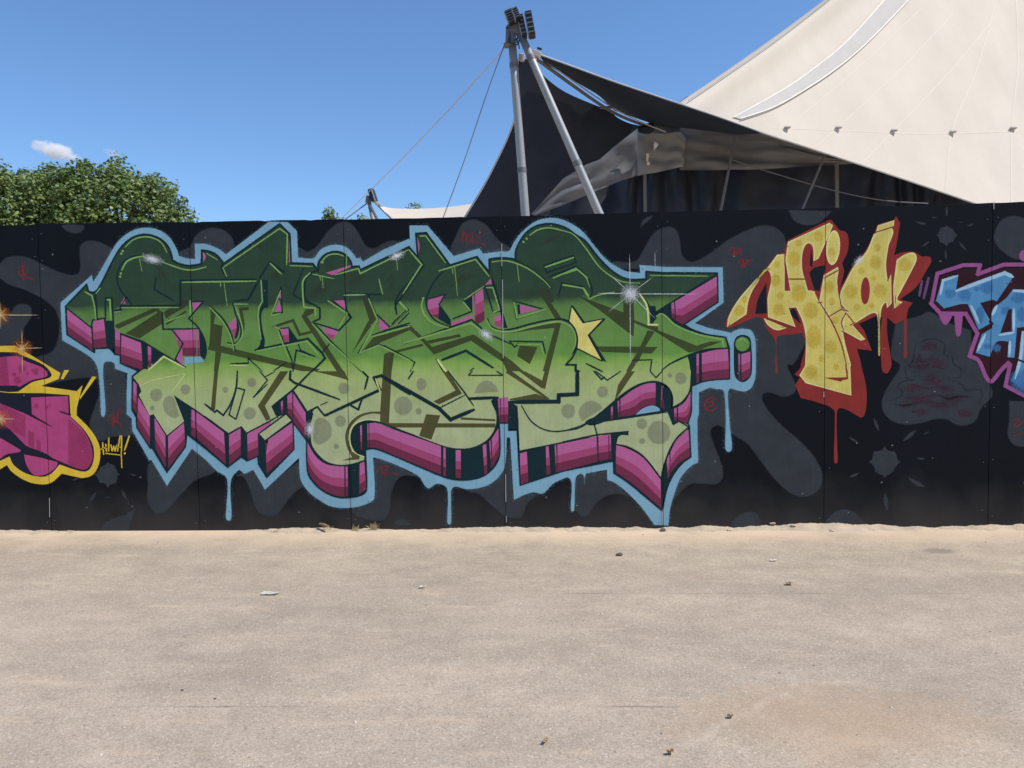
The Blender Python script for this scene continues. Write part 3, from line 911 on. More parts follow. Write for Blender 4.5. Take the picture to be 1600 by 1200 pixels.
# grey valance with its folds and the dark curtains under it
def folds(amp, f, ph):
    return lambda u, v: amp * 0.9 * (mnoise.noise((u * f * 0.7, v * 4.5 - u * 1.5, ph)) + 0.55 * mnoise.noise((u * f, v * 10 + u * 2, ph + 3)))
ribbon('valance', [(829, 334, 13.1), (879, 278, 13.1), (915, 256, 13.1), (960, 226, 13.1), (998, 198, 13.1)], [(836, 337, 13.0), (880, 320, 13.0), (934, 297, 13.0), (970, 283, 13.0), (1000, 273, 13.0)], M_VALANCE, canopy, 60, 10, folds(0.10, 6, 1))
ribbon('valance', [(1062, 196, 13.1), (1110, 202, 13.1), (1150, 206, 13.1), (1200, 208, 12.8), (1275, 234, 12.5), (1345, 256, 12.3)], [(1062, 266, 13.0), (1110, 265.5, 13.0), (1150, 265, 13.0), (1220, 263, 12.8), (1285, 259, 12.55), (1352, 254, 12.3)], M_VALANCE, canopy, 110, 14, folds(0.16, 5, 7))
ribbon('valance_flap', [(996, 198, 12.9), (1015, 207, 12.85), (1040, 209, 12.85), (1062, 207, 12.85), (1072, 216, 12.9)], [(996, 275, 12.9), (1015, 271, 12.85), (1040, 266.5, 12.85), (1062, 261, 12.85), (1068, 262, 12.9)], M_FLAP, canopy, 40, 12, folds(0.10, 4, 11))
ribbon('upper_lining', [(1000, 195, 13.5), (1035, 193, 13.5), (1075, 197, 13.5)], [(1000, 235, 13.5), (1035, 235, 13.5), (1075, 235, 13.5)], M_VALANCE, canopy, 20, 4, folds(0.08, 9, 4))
bm = bmesh.new(); bm_box(bm, at(1012, 243, 12.72), (0.07, 0.015, 0.09)); bm_box(bm, at(1011.5, 249, 12.72), (0.05, 0.015, 0.09)); bm_box(bm, at(1013, 255.5, 12.72), (0.07, 0.015, 0.07)); from_bm('patch', bm, M_PIPING, canopy)
ribbon('curtain', [(828, 262, 14.3), (960, 262, 14.3), (1040, 250, 14.3), (1200, 250, 14.3), (1350, 245, 13.6), (1450, 280, 13.2), (1530, 312, 13.0)], [(828, 380, 14.3), (960, 380, 14.3), (1040, 380, 14.3), (1200, 380, 14.3), (1350, 380, 13.6), (1450, 380, 13.2), (1530, 380, 13.0)], M_CURTAIN, canopy, 260, 10,
       lambda u, v: 0.10 * math.sin(u * 85 + 2.5 * math.sin(u * 17) + v * 2.2 * math.sin(u * 31)) + 0.07 * mnoise.noise((u * 30 + v * 6, v * 4, 2)))
for (a, b, r, m_) in (((1007.5, 268, 13.3), (1008.5, 360, 13.3), 0.045, M_VALANCE), ((1307.5, 256, 12.9), (1308, 345, 12.9), 0.045, M_VALANCE), ((1150, 207, 12.7), (1122, 350, 12.7), 0.035, M_STEELD), ((1290, 240, 12.2), (1246, 345, 12.2), 0.03, M_STEELD)):
    rope_px('prop_pole', [a, b], r, m_, canopy, 2, 8)
rope_px('slack_rope', [(1142, 249, 12.4), (1200, 268, 12.4), (1300, 297, 12.2), (1380, 313, 12.0), (1450, 318, 11.9)], 0.012, M_STEELD, canopy)

# twin-pole mast with floodlights
mast = empty('lighting_mast', at(845, 671, 7.7), 'twin leaning galvanised poles joined at the top with black floodlights, holding the canopy', 'mast')
for a, b, r0, r1 in (((800, 62, 7.9), (846, 671, 7.7), 0.072, 0.085), ((812, 50, 7.85), (1082, 668, 7.5), 0.066, 0.085)):
    pa, pb = at(*a), at(*b)
    pb.z = 0.0
    bm = bmesh.new(); bm_tube(bm, [pa.lerp(pb, t / 8) for t in range(9)], [r0 + (r1 - r0) * t / 8 for t in range(9)], 20)
    po = from_bm('pole', bm, M_STEEL, mast, smooth=True)
    for t_ in (0.06, 0.33):
        c0, c1 = pa.lerp(pb, t_), pa.lerp(pb, t_ + 0.012)
        bm = bmesh.new(); bm_tube(bm, [c0, c1], r0 + (r1 - r0) * t_ + 0.008, 20); from_bm('collar', bm, M_STEELD, po)
K = 14.0 / F_PX
def box_px(x, y, w, h, d, rot, Y, bev=0.01, bm=None):
    bm = bm or bmesh.new()
    bm_box(bm, at(x, y, Y), (w * K, d, h * K), Matrix.Rotation(rot, 3, 'Y'), bevel=bev)
    return bm
bm = box_px(797, 58, 13, 26, 0.14, 0.05, 7.85); box_px(806, 44, 18, 18, 0.16, 0.2, 7.85, bm=bm); box_px(795, 71, 15, 3, 0.2, 0, 7.85, bm=bm); from_bm('head_bracket', bm, M_STEELD, mast)
for (x, y, w, h, rot, Yl) in ((798, 28, 12, 20, -0.35, 7.75), (807, 23, 8, 16, -0.35, 7.6), (816.5, 42, 8, 32, -0.2, 7.8), (828.5, 39, 10, 36, -0.17, 7.7)):
    fl = box_px(x, y, w, h, 0.22, rot, Yl)
    hs = from_bm('floodlight', fl, M_LAMP, mast)
    R_ = Matrix.Rotation(rot, 3, 'Y')
    bm = bmesh.new()
    for q in range(5):
        off = R_ @ Vector((0, 0, (q - 2) * h * K * 0.19))
        bm_box(bm, at(x, y, Yl) + off + Vector((0, -0.115, 0)), (w * K * 0.92, 0.02, h * K * 0.05), R_)
    from_bm('cooling_fins', bm, M_STEELD, hs)
    bm = bmesh.new(); bm_box(bm, at(x, y, Yl) + R_ @ Vector((-w * K * 0.56, 0, 0)), (w * K * 0.14, 0.19, h * K * 0.92), R_); from_bm('glass', bm, M_LENS, hs)
for q in range(6):
    rr = random.Random(q)
    a = (796 + rr.uniform(-4, 16), 36 + rr.uniform(-4, 28), 7.74)
    b = (a[0] + rr.uniform(-12, 12), a[1] + rr.uniform(5, 22), 7.74)
    rope_px('lamp_cable', [a, ((a[0]+b[0])/2 + rr.uniform(-5, 5), (a[1]+b[1])/2 + 4, 7.72), b], 0.012, M_LAMP, mast, 8, 5)
g1 = rope_px('guy_rope', [(787, 77, 7.85), (700, 173, 9.5), (620, 256, 12.0), (530, 345, 16.0)], 0.011, M_ROPE_L, None)
tag(g1, 'pale guy rope slanting from the mast head down past the small mast', 'rope', 'guy ropes of the mast')
g2 = rope_px('guy_rope', [(788, 70, 7.85), (760, 148, 7.4), (725, 252, 6.8), (688, 352, 6.0)], 0.008, M_ROPE_D, None)
tag(g2, 'thin dark guy cable dropping steeply from the mast head beside the canopy', 'rope', 'guy ropes of the mast')

# small mast and white sail further back
m2 = empty('lighting_mast', at(592, 410, 21), 'small distant leaning pole with one black floodlight above the boards', 'mast')
pb = at(640, 610, 21); pb.z = 0
bm = bmesh.new(); bm_tube(bm, [at(576, 312, 21), pb], 0.075, 12); from_bm('pole', bm, M_STEEL, m2, smooth=True)
bm = bmesh.new(); bm_tube(bm, [at(577, 318, 20.8), at(598, 360, 19.0)], 0.05, 10); from_bm('stay', bm, M_STEELD, m2)
K2 = 27.0 / F_PX
bm = bmesh.new(); bm_box(bm, at(582.5, 305.5, 20.8), (9 * K2, 0.3, 20 * K2), Matrix.Rotation(-0.3, 3, 'Y'), bevel=0.03); f2 = from_bm('floodlight', bm, M_LAMP, m2)
bm = bmesh.new(); bm_box(bm, at(583.5, 305, 20.62), (1.5 * K2, 0.06, 17 * K2), Matrix.Rotation(-0.3, 3, 'Y')); from_bm('glass', bm, M_LENS, f2)
bm = bmesh.new(); bm_box(bm, at(575, 312, 20.8), (6 * K2, 0.2, 12 * K2), Matrix.Rotation(0.15, 3, 'Y'), bevel=0.03); from_bm('bracket', bm, M_STEELD, m2)
rope_px('stay_cable', [(573, 318, 21), (538, 344, 20), (520, 358, 19)], 0.02, M_ROPE_D, m2)
s2 = empty('shade_sail', at(660, 400, 20), 'low cream canvas awning edge showing above the boards beside the small mast', 'awning')
ribbon('canvas', [(592, 321, 20.6), (615, 325.5, 20.5), (660, 326, 20.3), (700, 323.5, 20), (735, 319, 19.6), (760, 316, 19.3)], [(612, 342, 19.0), (622, 350, 18.4), (660, 352, 18.2), (700, 352, 18), (740, 352, 17.6), (765, 352, 17.4)], M_CANVAS, s2, 40, 6, lambda u, v: -0.25 * math.sin(math.pi * v))
rope_px('edge_cable', [(588, 318, 20.6), (598, 328, 20.1), (612, 342, 19)], 0.035, M_STEELD, s2)
bm = bmesh.new(); bm_box(bm, at(590, 319, 20.5), (7 * K2, 0.2, 5 * K2), Matrix.Rotation(0.6, 3, 'Y'), bevel=0.02); bm_box(bm, at(597, 323, 20.5), (5 * K2, 0.2, 3 * K2), Matrix.Rotation(0.4, 3, 'Y'), bevel=0.02); from_bm('tie', bm, M_WEB, s2)

# ================================================================ trees behind the hoarding
def leaf_material(name, a, b):
    m, nt, bs, out = mk_mat(name)
    at1 = nd(nt, 'ShaderNodeAttribute', attribute_name='tone')
    r = ramp(nt, [(0.0, a), (1.0, b)])
    nt.links.new(at1.outputs['Fac'], r.inputs[0])
    nt.links.new(r.outputs[0], bs.inputs['Base Color'])
    bs.inputs['Roughness'].default_value = 0.5
    bs.inputs['Specular IOR Level'].default_value = 0.35
    tl = nd(nt, 'ShaderNodeBsdfTranslucent')
    mx = nd(nt, 'ShaderNodeMixShader', i_0=0.25)
    nt.links.new(r.outputs[0], tl.inputs['Color'])
    nt.links.new(bs.outputs[0], mx.inputs[1]); nt.links.new(tl.outputs[0], mx.inputs[2])
    nt.links.new(mx.outputs[0], out.inputs['Surface'])
    return m
M_LEAF = leaf_material('maple_leaves', (0.055, 0.11, 0.028), (0.30, 0.36, 0.11))
M_BARK = plain('bark', (0.10, 0.08, 0.06), rough=0.9, bump=0.6, bscale=30)
def make_tree(base, crown_c, rad, label, nclump, per, leaf, seed, group):
    rr = random.Random(seed)
    t = empty('broadleaf_tree', base, label, 'tree', group)
    bm = bmesh.new()
    top = crown_c + Vector((0, 0, rad.z * 0.3))
    pts = [base.lerp(top, k / 8) + Vector((0.08 * math.sin(k), 0.06 * math.cos(k * 1.3), 0)) for k in range(9)]
    pts[0] = base.copy()
    r0 = rad.x * 0.07
    bm_tube(bm, pts, [r0 * (1 - 0.095 * k) for k in range(9)], 10)
    from_bm('trunk', bm, M_BARK, t, smooth=True)
    clumps = []
    for k in range(nclump):
        while True:
            d = Vector((rr.gauss(0, 1), rr.gauss(0, 1), rr.gauss(0, 1))).normalized()
            if d.z > -0.75: break
        bump = 0.91 + 0.10 * mnoise.noise(d * 2.4 + Vector((seed, 0, 0))) + 0.13 * mnoise.noise(d * 5 + Vector((0, seed, 0)))
        s = bump * (rr.uniform(0.84, 1.0) if k % 5 else (rr.uniform(0.5, 0.85) if k % 2 else rr.uniform(0.98, 1.06)))
        s *= (math.hypot(d.x, d.y) ** 3.4 + abs(d.z) ** 3.4) ** (-1 / 3.4) * 0.94
        clumps.append((crown_c + Vector((d.x * rad.x, d.y * rad.y, d.z * rad.z)) * s, d))
    bm = bmesh.new()
    for c, d in clumps[::7]:
        a = pts[rr.randint(4, 7)]
        mid = a.lerp(c, 0.5) + Vector((0, 0, -0.1))
        bm_tube(bm, [a, mid, a.lerp(c, 0.93)], [r0 * 0.35, r0 * 0.22, r0 * 0.08], 5, cap=False)
    from_bm('limbs', bm, M_BARK, t)
    V, Fc, tone = [], [], []
    for c, d in clumps:
        cr = rr.uniform(0.75, 1.25)
        up = (d * 0.5 + Vector((0, 0, 0.9))).normalized()
        ct = rr.random()
        for q in range(per):
            e = Vector((rr.gauss(0, 1), rr.gauss(0, 1), rr.gauss(0, 1)))
            e = e.normalized() * rr.random() ** 0.4
            pos = c + Vector((e.x * 1.0, e.y * 1.0, e.z * 0.85)) * leaf * 2.5 * cr
            nrm = (up + Vector((rr.gauss(0, .55), rr.gauss(0, .55), rr.gauss(0, .45))) + e * 0.6).normalized()
            a = nrm.cross(Vector((rr.gauss(0, 1), rr.gauss(0, 1), rr.gauss(0, 1)))).normalized()
            b = nrm.cross(a)
            L = leaf * rr.uniform(0.55, 1.1); W = L * 0.45
            i0 = len(V)
            V += [pos - a * L * 0.5, pos + b * W - a * L * 0.05 - nrm * W * 0.25, pos + a * L * 0.5 - nrm * L * 0.12, pos - b * W - a * L * 0.05 - nrm * W * 0.25]
            Fc += [(i0, i0 + 1, i0 + 2), (i0, i0 + 2, i0 + 3)]
            tn = min(1, max(0, 0.25 + 0.35 * ct + rr.gauss(0, 0.22)))
            tone += [tn] * 4
    me = bpy.data.meshes.new('crown')
    me.from_pydata([tuple(v) for v in V], [], Fc)
    A = me.attributes.new('tone', 'FLOAT', 'POINT'); A.data.foreach_set('value', tone)
    link('crown', me, M_LEAF, t)
    return t
GT = 'trees behind the hoarding'
def tree_px(px, py_top, wpx, hpx, Y, label, nclump, per, leaf, seed, ry=1.0, group=GT):
    k = (Y - CAM.y) / F_PX
    c = at(px, py_top + hpx, Y)
    base = c.copy(); base.z = 0
    rad = Vector((wpx * k, wpx * k * ry, hpx * k))
    return make_tree(base, c, rad, label, nclump, per, leaf, seed, group)
tree_px(180, 252, 120, 132, 20, 'bushy green maple behind the boards, right one of the pair, under open sky', 640, 58, 0.145, 3)
tree_px(-2, 250, 128, 128, 19.0, 'bushy green maple behind the boards at the edge of the frame under the cloud', 680, 58, 0.145, 12)
tree_px(98, 254, 76, 120, 23.0, 'bushy green maple crown filling the gap between two nearer maples', 260, 58, 0.15, 21)
tree_px(515, 328, 5.5, 16, 34, 'tiny treetop poking over the boards left of the small mast', 26, 22, 0.16, 31)
tree_px(566, 340, 10, 14, 34, 'low round treetop just over the boards beside the small mast foot', 26, 22, 0.16, 32)
tree_px(533, 342, 7, 12, 36, 'faint treetop sliver at the boards where the guy rope ends', 22, 22, 0.16, 35)
tree_px(649, 318, 6, 20, 40, 'tiny treetop standing behind the cream awning', 26, 22, 0.18, 33)

# ================================================================ a wisp of cloud
def cloud(px, py, w, h, Y, rot, label, seed, dens):
    c = at(px, py, Y); k = (Y - CAM.y) / F_PX
    bm = bmesh.new(); bmesh.ops.create_icosphere(bm, subdivisions=3, radius=1.0)
    for v in bm.verts: v.co = Matrix.Rotation(rot, 3, 'Y') @ Vector((v.co.x * w * k, v.co.y * w * k * 0.6, v.co.z * h * k))
    m, nt, b, out = mk_mat('cloud_vapour')
    nt.nodes.remove(b)
    pv = nd(nt, 'ShaderNodeVolumePrincipled')
    pv.inputs['Color'].default_value = (0.97, 0.97, 0.98, 1); pv.inputs['Anisotropy'].default_value = 0.2
    tc = nd(nt, 'ShaderNodeTexCoord')
    mp = nd(nt, 'ShaderNodeMapping')
    mp.inputs['Rotation'].default_value = (0, -rot, 0)
    mp2 = nd(nt, 'ShaderNodeMapping'); mp2.inputs['Scale'].default_value = (1 / (w * k), 1 / (w * k * 0.6), 1 / (h * k))
    nt.links.new(tc.outputs['Object'], mp.inputs[0]); nt.links.new(mp.outputs[0], mp2.inputs[0])
    ln = nd(nt, 'ShaderNodeVectorMath', operation='LENGTH'); nt.links.new(mp2.outputs[0], ln.inputs[0])
    nz = nd(nt, 'ShaderNodeTexNoise', i_Scale=2.4 / (w * k) * 1.3, i_Detail=6.0, i_Roughness=0.62); nt.links.new(tc.outputs['Object'], nz.inputs['Vector'])
    s1 = nd(nt, 'ShaderNodeMath', operation='SUBTRACT', i_0=0.86); nt.links.new(ln.outputs['Value'], s1.inputs[1])
    s2_ = nd(nt, 'ShaderNodeMath', operation='MULTIPLY_ADD', i_1=2.6, i_2=-1.3); nt.links.new(nz.outputs[0], s2_.inputs[0])
    ad = nd(nt, 'ShaderNodeMath', operation='ADD'); nt.links.new(s1.outputs[0], ad.inputs[0]); nt.links.new(s2_.outputs[0], ad.inputs[1])
    mu = nd(nt, 'ShaderNodeMath', operation='MULTIPLY', i_1=dens); mu.use_clamp = False; nt.links.new(ad.outputs[0], mu.inputs[0])
    mxm = nd(nt, 'ShaderNodeMath', operation='MAXIMUM', i_1=0.0); nt.links.new(mu.outputs[0], mxm.inputs[0])
    nt.links.new(mxm.outputs[0], pv.inputs['Density'])
    nt.links.new(pv.outputs[0], out.inputs['Volume'])
    me = bpy.data.meshes.new('cloud'); bm.to_mesh(me); bm.free()
    o = link('cloud', me, m); o.location = c
    tag(o, label, 'cloud', 'small clouds', kind='thing')
cloud(87, 236, 42, 14, 900, 0.30, 'small white cloud wisp above the left trees', 1, 0.40)
cloud(175, 240, 18, 9, 950, 0.5, 'very faint cloud puff right of the white wisp over the trees', 2, 0.10)
# ================================================================ graffiti on the boards
C = dict(black=(20, 25, 34), grey=(46, 50, 58), halo=(108, 146, 174), dark=(18, 38, 46), pink1=(156, 84, 134), pink2=(138, 62, 102), pink3=(96, 40, 66),
         hi=(112, 148, 84), hip=(182, 188, 132), dot=(120, 126, 104), star=(204, 194, 118), white=(200, 204, 218), red=(120, 42, 42), cream=(194, 186, 132),
         yel=(172, 146, 34), ylw=(204, 174, 60), mag=(152, 62, 112), magd=(128, 44, 82), nite=(26, 28, 44), maroon=(44, 20, 30), orch=(130, 72, 126),
         blue=(72, 122, 168), blued=(52, 98, 150), bluel=(138, 170, 200), tagred=(122, 34, 38), faded=(60, 28, 46), plum=(90, 62, 100), orange=(196, 110, 48))
def P(name, **k): return paint(name, C.get(name), **k)
Z1 = at(800, 474, 0).z; Z0 = at(800, 340, 0).z; Z2 = at(800, 560, 0).z; Z3 = at(800, 590, 0).z
GREEN = [(Z3 - 0.75, (148, 156, 128)), (Z3 - 0.3, (148, 159, 124)), (Z3, (143, 158, 106)), (Z2 - 0.03, (116, 148, 76)), (Z2 + 0.03, (88, 126, 64)), (Z1 - 0.14, (88, 121, 68)), (Z1 - 0.02, (80, 112, 62)), (Z1 + 0.045, (42, 62, 50)), (Z0, (38, 58, 48))]
OLIVE = [(Z3 - 0.6, (72, 70, 46)), (Z3, (70, 70, 42)), (Z2, (56, 66, 38)), (Z1 - 0.04, (52, 60, 38)), (Z1 + 0.05, (44, 54, 44)), (Z0, (40, 54, 44))]

# ---- camouflage blobs behind everything
camo = empty('camouflage_mural', (0, 0, 0), 'dark grey camouflage blobs painted across the black boards behind the lettering', 'graffiti')
BLOBS = [
 'M -60,520 0,480~ 60,420~ 170,398~ 300,420~ 450,490~ 600,560~ 720,595~ 800,590~ 835,540~ 830,340~ 860,265~ 950,240~ 1050,260~ 1200,340 N 1300,400 1320,1100 O 1250,220~ 1060,255~ 950,290~ 870,240~ 840,130~ 880,0~ N 1000,1000~ 1040,900~ 1030,780~ 940,735~ 640,770~ 430,825 350,700 300,560 400,515~ 530,470~ 590,380~ 620,200~ M 590,990~ 520,900~ 420,830~ 250,750~ 80,690~ 0,630~ -60,600',
 'M 120,980~ 160,920~ 230,900~ 310,920~ 330,980~ 310,1060~ 250,1150~ N 240,300~ 120,390~ -60,400 -60,100 M -60,1060 0,1060~',
 'M 650,82~ 700,140~ 800,165~ 870,130~ 880,80',
 'A 1000,270~ 1080,230~ 1150,120~ 1280,80~ 1390,130~ 1430,220~ 1370,300 1130,340 1000,310',
 'C 730,240~ 800,265~ 870,230~ 960,110~ 1050,40~ 1130,40~ 1200,120~ 1260,220~ 1320,240~ 1400,200~ 1470,180~ 1530,200~ 1240,360 740,330',
 'E 520,260~ 560,150~ 610,50~ 700,15~ 800,60~ 880,160~ 980,230 980,280 560,320',
 'G 380,350~ 520,350~ 580,330~ 640,230~ 710,120~ 800,75~ 870,85~ 905,150~ 930,290~ 990,345~ 1080,320~ 1200,240~ 1330,150~ I 330,115~ 430,118~ 510,170~ 540,250~ 500,420 300,600 300,810 450,830 690,960~ 640,1130~ 590,1200~ J 510,0~ 530,60~ 570,150~ 560,200~ 480,230~ 380,200~ 330,215~ 340,280~ 450,420~ 600,550~ 700,660~ 760,790~ 740,890~ 650,950~ 560,940~ 440,850~ 320,700~ 220,570~ H 1330,500~ 1250,440~ 1190,425~ 1150,470~ 1180,580~ 1240,740~ 1245,830~ 1200,880~ 1100,880~ 1000,880~ 920,940~ 870,1000 800,1000 900,600 950,0 G 1250,900 1000,800 1200,400 400,400',
 'B 785,700~ 755,900~ 760,1040~ 820,1110~ 900,1090~ 1000,980~ 1130,850~ 1270,790~ 1300,700 1100,600 900,800',
 'D 215,830~ 290,820~ 350,920~ 400,1070~ 470,1130~ 560,1120~ 640,1020~ 720,930~ 770,905 740,700 470,900 380,760',
 'D 1150,1080~ 1250,1150~ 1380,1170~ 1440,1100~ 1460,950~ 1500,850~ F 160,815~ 280,830 0,690 D 1320,680 1320,1000',
 'F 640,920~ 740,960~ 830,1040~ 930,1120~ 1000,1150~ 1070,1140~ 1120,1030~ 1180,960~ 1010,1000 980,520 940,760~ 800,890',
 'H 100,830~ 90,1000~ 120,1120~ 180,1130~ 260,1030~ 350,970~ 450,960~ 520,1000 400,860 340,780',
 'F 80,1195~ 130,1155~ 190,1170~ 220,1205', 'O 950,1140~ 980,1070~ 1060,1020~ 1180,980~ 1275,915 1240,1030~ 1200,1145',
 'J 115,1160~ 150,1090~ 230,1058~ 290,1075~ 325,1160', 'J 790,1150~ 840,1070~ 920,1042~ 1000,1070~ 1080,1160',
 'J 1190,300~ 1240,390~ 1350,430~ P 480,125~ 600,90~ 720,95~ 800,140~ 880,150~ 980,110~ 1030,0~ L 1240,1000~ 1000,570 1000,300 700,200 530,90~ 400,140~ 250,170~ 150,170 90,600~ 190,700~ 130,820~ 20,1000~',
 'P 1300,100~ 1285,220~ 1330,320~ 1400,345~ 1560,340 1560,-80 1300,-80', 'K 1260,420~ 1330,260~ 1480,200~ 1700,260 1700,700 1500,690~ 1350,600~ 1270,500~', 'I 560,-10 600,70~ 700,110~ 800,90~ 900,0',
 'G 600,80 625,20~ 700,-20~ 690,0~ 640,45~']
for i, s in enumerate(BLOBS):
    p = Paint(0); p.k = i * 3
    p.poly(s, soft=2.6)
    p.build('grey_blob', P('grey', lo=0.8, hi=1.2), camo)

# ---- paint splats with flecks
def splat(s, r, label, flecks, seed):
    rr = random.Random(seed)
    q = parse(s)[0]; z = VIEWS[s.split()[0]][2]; r /= z
    t = empty('paint_splat', at(q[0], q[1], 0), label, 'graffiti', 'grey paint splats on the hoarding')
    p = Paint(1)
    pts = []
    n = 72
    for k in range(n):
        a = 2 * math.pi * k / n
        sp = max(0, math.cos(4 * a)) ** 10 * 0.22 + max(0, math.cos(4 * a + math.pi)) ** 12 * 0.10
        w = 0.92 + 0.05 * math.sin(3 * a + seed) + 0.03 * math.sin(7 * a + seed * 2) + sp
        pts.append((q[0] + r * w * math.cos(a), q[1] + r * w * math.sin(a)))
    p.poly(pts, soft=1.2)
    p.build('splash', P('grey'), t)
    p = Paint(1)
    for (dx, dy, l, an) in flecks:
        p.stroke([(q[0] + (dx - l * math.cos(an)) / z, q[1] + (dy - l * math.sin(an)) / z, False), (q[0] + dx / z, q[1] + dy / z + 0.4, True), (q[0] + (dx + l * math.cos(an)) / z, q[1] + (dy + l * math.sin(an)) / z, False)], l * 0.55, (0.1, 0.25), zoom=z)
    fo = p.build('flecks', P('grey'), t)
    fo['kind'] = 'stuff'
splat('J 1210,700', 100, 'grey spiky paint splat low on the black board below the faded magenta tag', [(10, 290, 55, 1.45), (-220, 95, 30, -0.4), (230, 150, 55, 0.5), (180, -190, 50, -0.7), (-60, -270, 40, 1.2), (-225, -160, 30, 0.5), (260, -25, 25, 0.1), (300, -210, 18, -.4)], 3)
splat('K 720,420', 105, 'faint grey paint splat high between the yellow and blue lettering', [(0, -270, 45, 1.57), (-290, -140, 50, 0.2), (270, -120, 35, -0.3), (180, 120, 50, 0.9), (-10, 220, 45, 1.5), (-240, 100, 40, -0.6), (-140, -205, 25, 0), (160, -150, 18, 0)], 8)
splat('O 1010,610', 105, 'grey paint splat under the small yellow tag beside the magenta lettering', [(-140, 210, 45, 2.2), (155, 190, 45, 1.1), (240, 0, 25, 0.2), (-300, 40, 30, -0.4), (195, 265, 20, 1.5), (0, 210, 22, 0.1)], 5)

# ---- the large green piece
gp = empty('graffiti_lettering', (at(640, 820, 0).x, 0, 0.0), 'large green wildstyle lettering with purple block sides and pale blue outline', 'graffiti')
HALO = 'A 75,663 318,448 328,500 370,440~ 450,300~ 520,190~ 610,115~ 700,82~ 770,80~ 850,100~ 920,150~ 965,215~ 992,275~ 1000,300 1060,318~ 1125,322 1122,205 1200,205~ 1290,235~ 1340,265~ 1365,288 C 500,32 650,36 720,105 730,312 850,315~ 900,255~ 960,222~ 1030,212~ 1100,228~ 1150,270~ 1185,318 1215,315 1235,345 E 0,248 195,165 203,180 200,62 340,62 545,300 745,240 775,282 920,262 975,262~ 1010,200~ 1060,130~ 1130,65~ 1200,22~ 1290,3~ 1370,8~ 1450,40~ 1530,90~ G 180,140~ 260,240~ 330,320~ 420,385~ 500,420~ 600,432 597,370 780,385 1245,388 1252,665 1030,825 1150,865~ 1290,895~ 1310,902 1350,877~ 1410,868~ 1470,885~ 1500,950~ 1505,1180~ H 1495,70~ 1470,130~ 1420,158~ 1360,150~ 1300,140~ 1287,190~ 1300,400~ 1318,600~ 1305,627~ 1280,625~ 1265,600~ 1270,400~ 1262,200~ 1245,145~ 1190,140~ 1150,130~ 1060,165 1058,330~ 1048,380~ 1055,712 1000,740~ 920,830~ 870,950~ 835,1080~ 822,1206 712,1200 600,1050~ 480,930~ 400,870~ 345,850 342,770 200,795~ 175,805~ 165,885 152,805~ 105,820~ 92,900~ 86,1085~ 70,1096~ 60,1080~ 65,870~ 40,832~ 0,840~ F 1320,880~ 1240,955~ 1170,945~ 1100,965~ 1015,1005 1005,850 985,520 960,515 945,740~ 900,820~ 830,880~ 750,910~ 650,922~ 540,908~ 525,1000~ 525,1180~ 510,1198~ 495,1180~ 500,1000~ 490,912~ 440,880~ 395,885~ 350,915~ 320,895~ 280,830~ 200,780~ 100,735~ 0,695~ D 1315,672 1325,990~ 1280,1030~ 1150,1065~ 1000,1060~ 900,1010~ 810,940~ 750,850~ 738,750 738,675 470,925 380,770 310,802 268,768 215,825~ 200,900~ 208,1100~ 205,1155~ 187,1168~ 167,1150~ 167,1100~ 180,900~ 165,825~ 100,785~ 55,740~ 0,685 B 1100,605 905,895 785,695 765,695 635,465 628,370 590,335 590,150 N 1322,850 1325,700 1335,690 1200,640 1185,580~ 1095,572~ 1075,640~ 1078,760~ 1100,1080~ 1075,1145~ 1052,1100~ 1042,860~ 1020,650~ 980,560~ 900,490~ 650,345 632,0'
p = Paint(1.2)
p.poly(HALO, soft=6, grow=2.0)
p.build('overspray', paint('halo_mist', C['halo'], opacity=0.08), gp)
p = Paint(2)
p.poly(HALO, soft=1.5)
p.build('halo_outline', P('halo'), gp)
TOPLINE = 'A 112,695 278,522 292,578 345,580~ 400,500~ 470,360~ 540,240~ 620,165~ 700,135~ 770,135~ 850,165~ 910,220~ 940,290~ 948,332 1000,360~ 1080,375~ 1175,362 1178,255 1230,262~ 1290,290~ 1340,345~ 1350,358 C 585,50 665,130 675,355 845,360 885,412 890,350~ 940,290~ 1020,265~ 1090,285~ 1140,340~ 1150,383 1205,380 1215,408 1595,228 E 265,312 250,125 330,118 500,350 515,372 725,305 825,430 822,325 900,315~ 1000,320~ 1028,330 1030,260~ 1060,190~ 1110,120~ 1180,70~ 1270,48~ 1350,55~ 1430,85~ 1500,135~ G 170,180~ 250,280~ 330,370~ 400,430~ 470,470~ 540,485~ 648,480 648,422 780,432 1205,432 '
UNDER = '1210,660 945,835 1000,870~ 1130,915~ 1270,935 1298,1020 1300,1200 H 1300,60 1200,65~ 1100,80~ 1005,115 1000,200 1000,320~ 975,405 985,430 998,670 930,720~ 860,810~ 810,920~ 775,1092 640,980~ 520,880~ 395,795 395,700 0,780 F 1065,890 1040,460 975,460 975,405 900,405 905,640~ 880,720~ 820,790~ 750,830~ 650,850~ 540,845~ 450,820~ 0,630~ D 1320,605~ 1255,612 1265,920~ 1240,960~ 1150,985~ 1040,985~ 930,940~ 850,870~ 805,790~ 795,540 690,400 697,610 485,830 420,725 415,665 330,700 285,670 180,750 0,600 B 1060,490 1050,590 905,790 790,600 775,600 670,440 665,360 632,300 635,40 N 1440,665 1255,582 1255,500 1195,490 1180,425 990,430 985,472 700,285'
BODY = TOPLINE + UNDER
p = Each(3, 'block_shape', P('dark'), gp, 0)
p.poly(BODY)
p.poly('G 1335,985~ 1350,935~ 1400,915~ 1455,935~ 1469,985~ H 1472,20~ 1440,70~ 1395,86~ 1350,55~ 1335,0~')
pass
p = Each(4, 'letter_front', paint('green_fade', grad=GREEN), gp, 0)
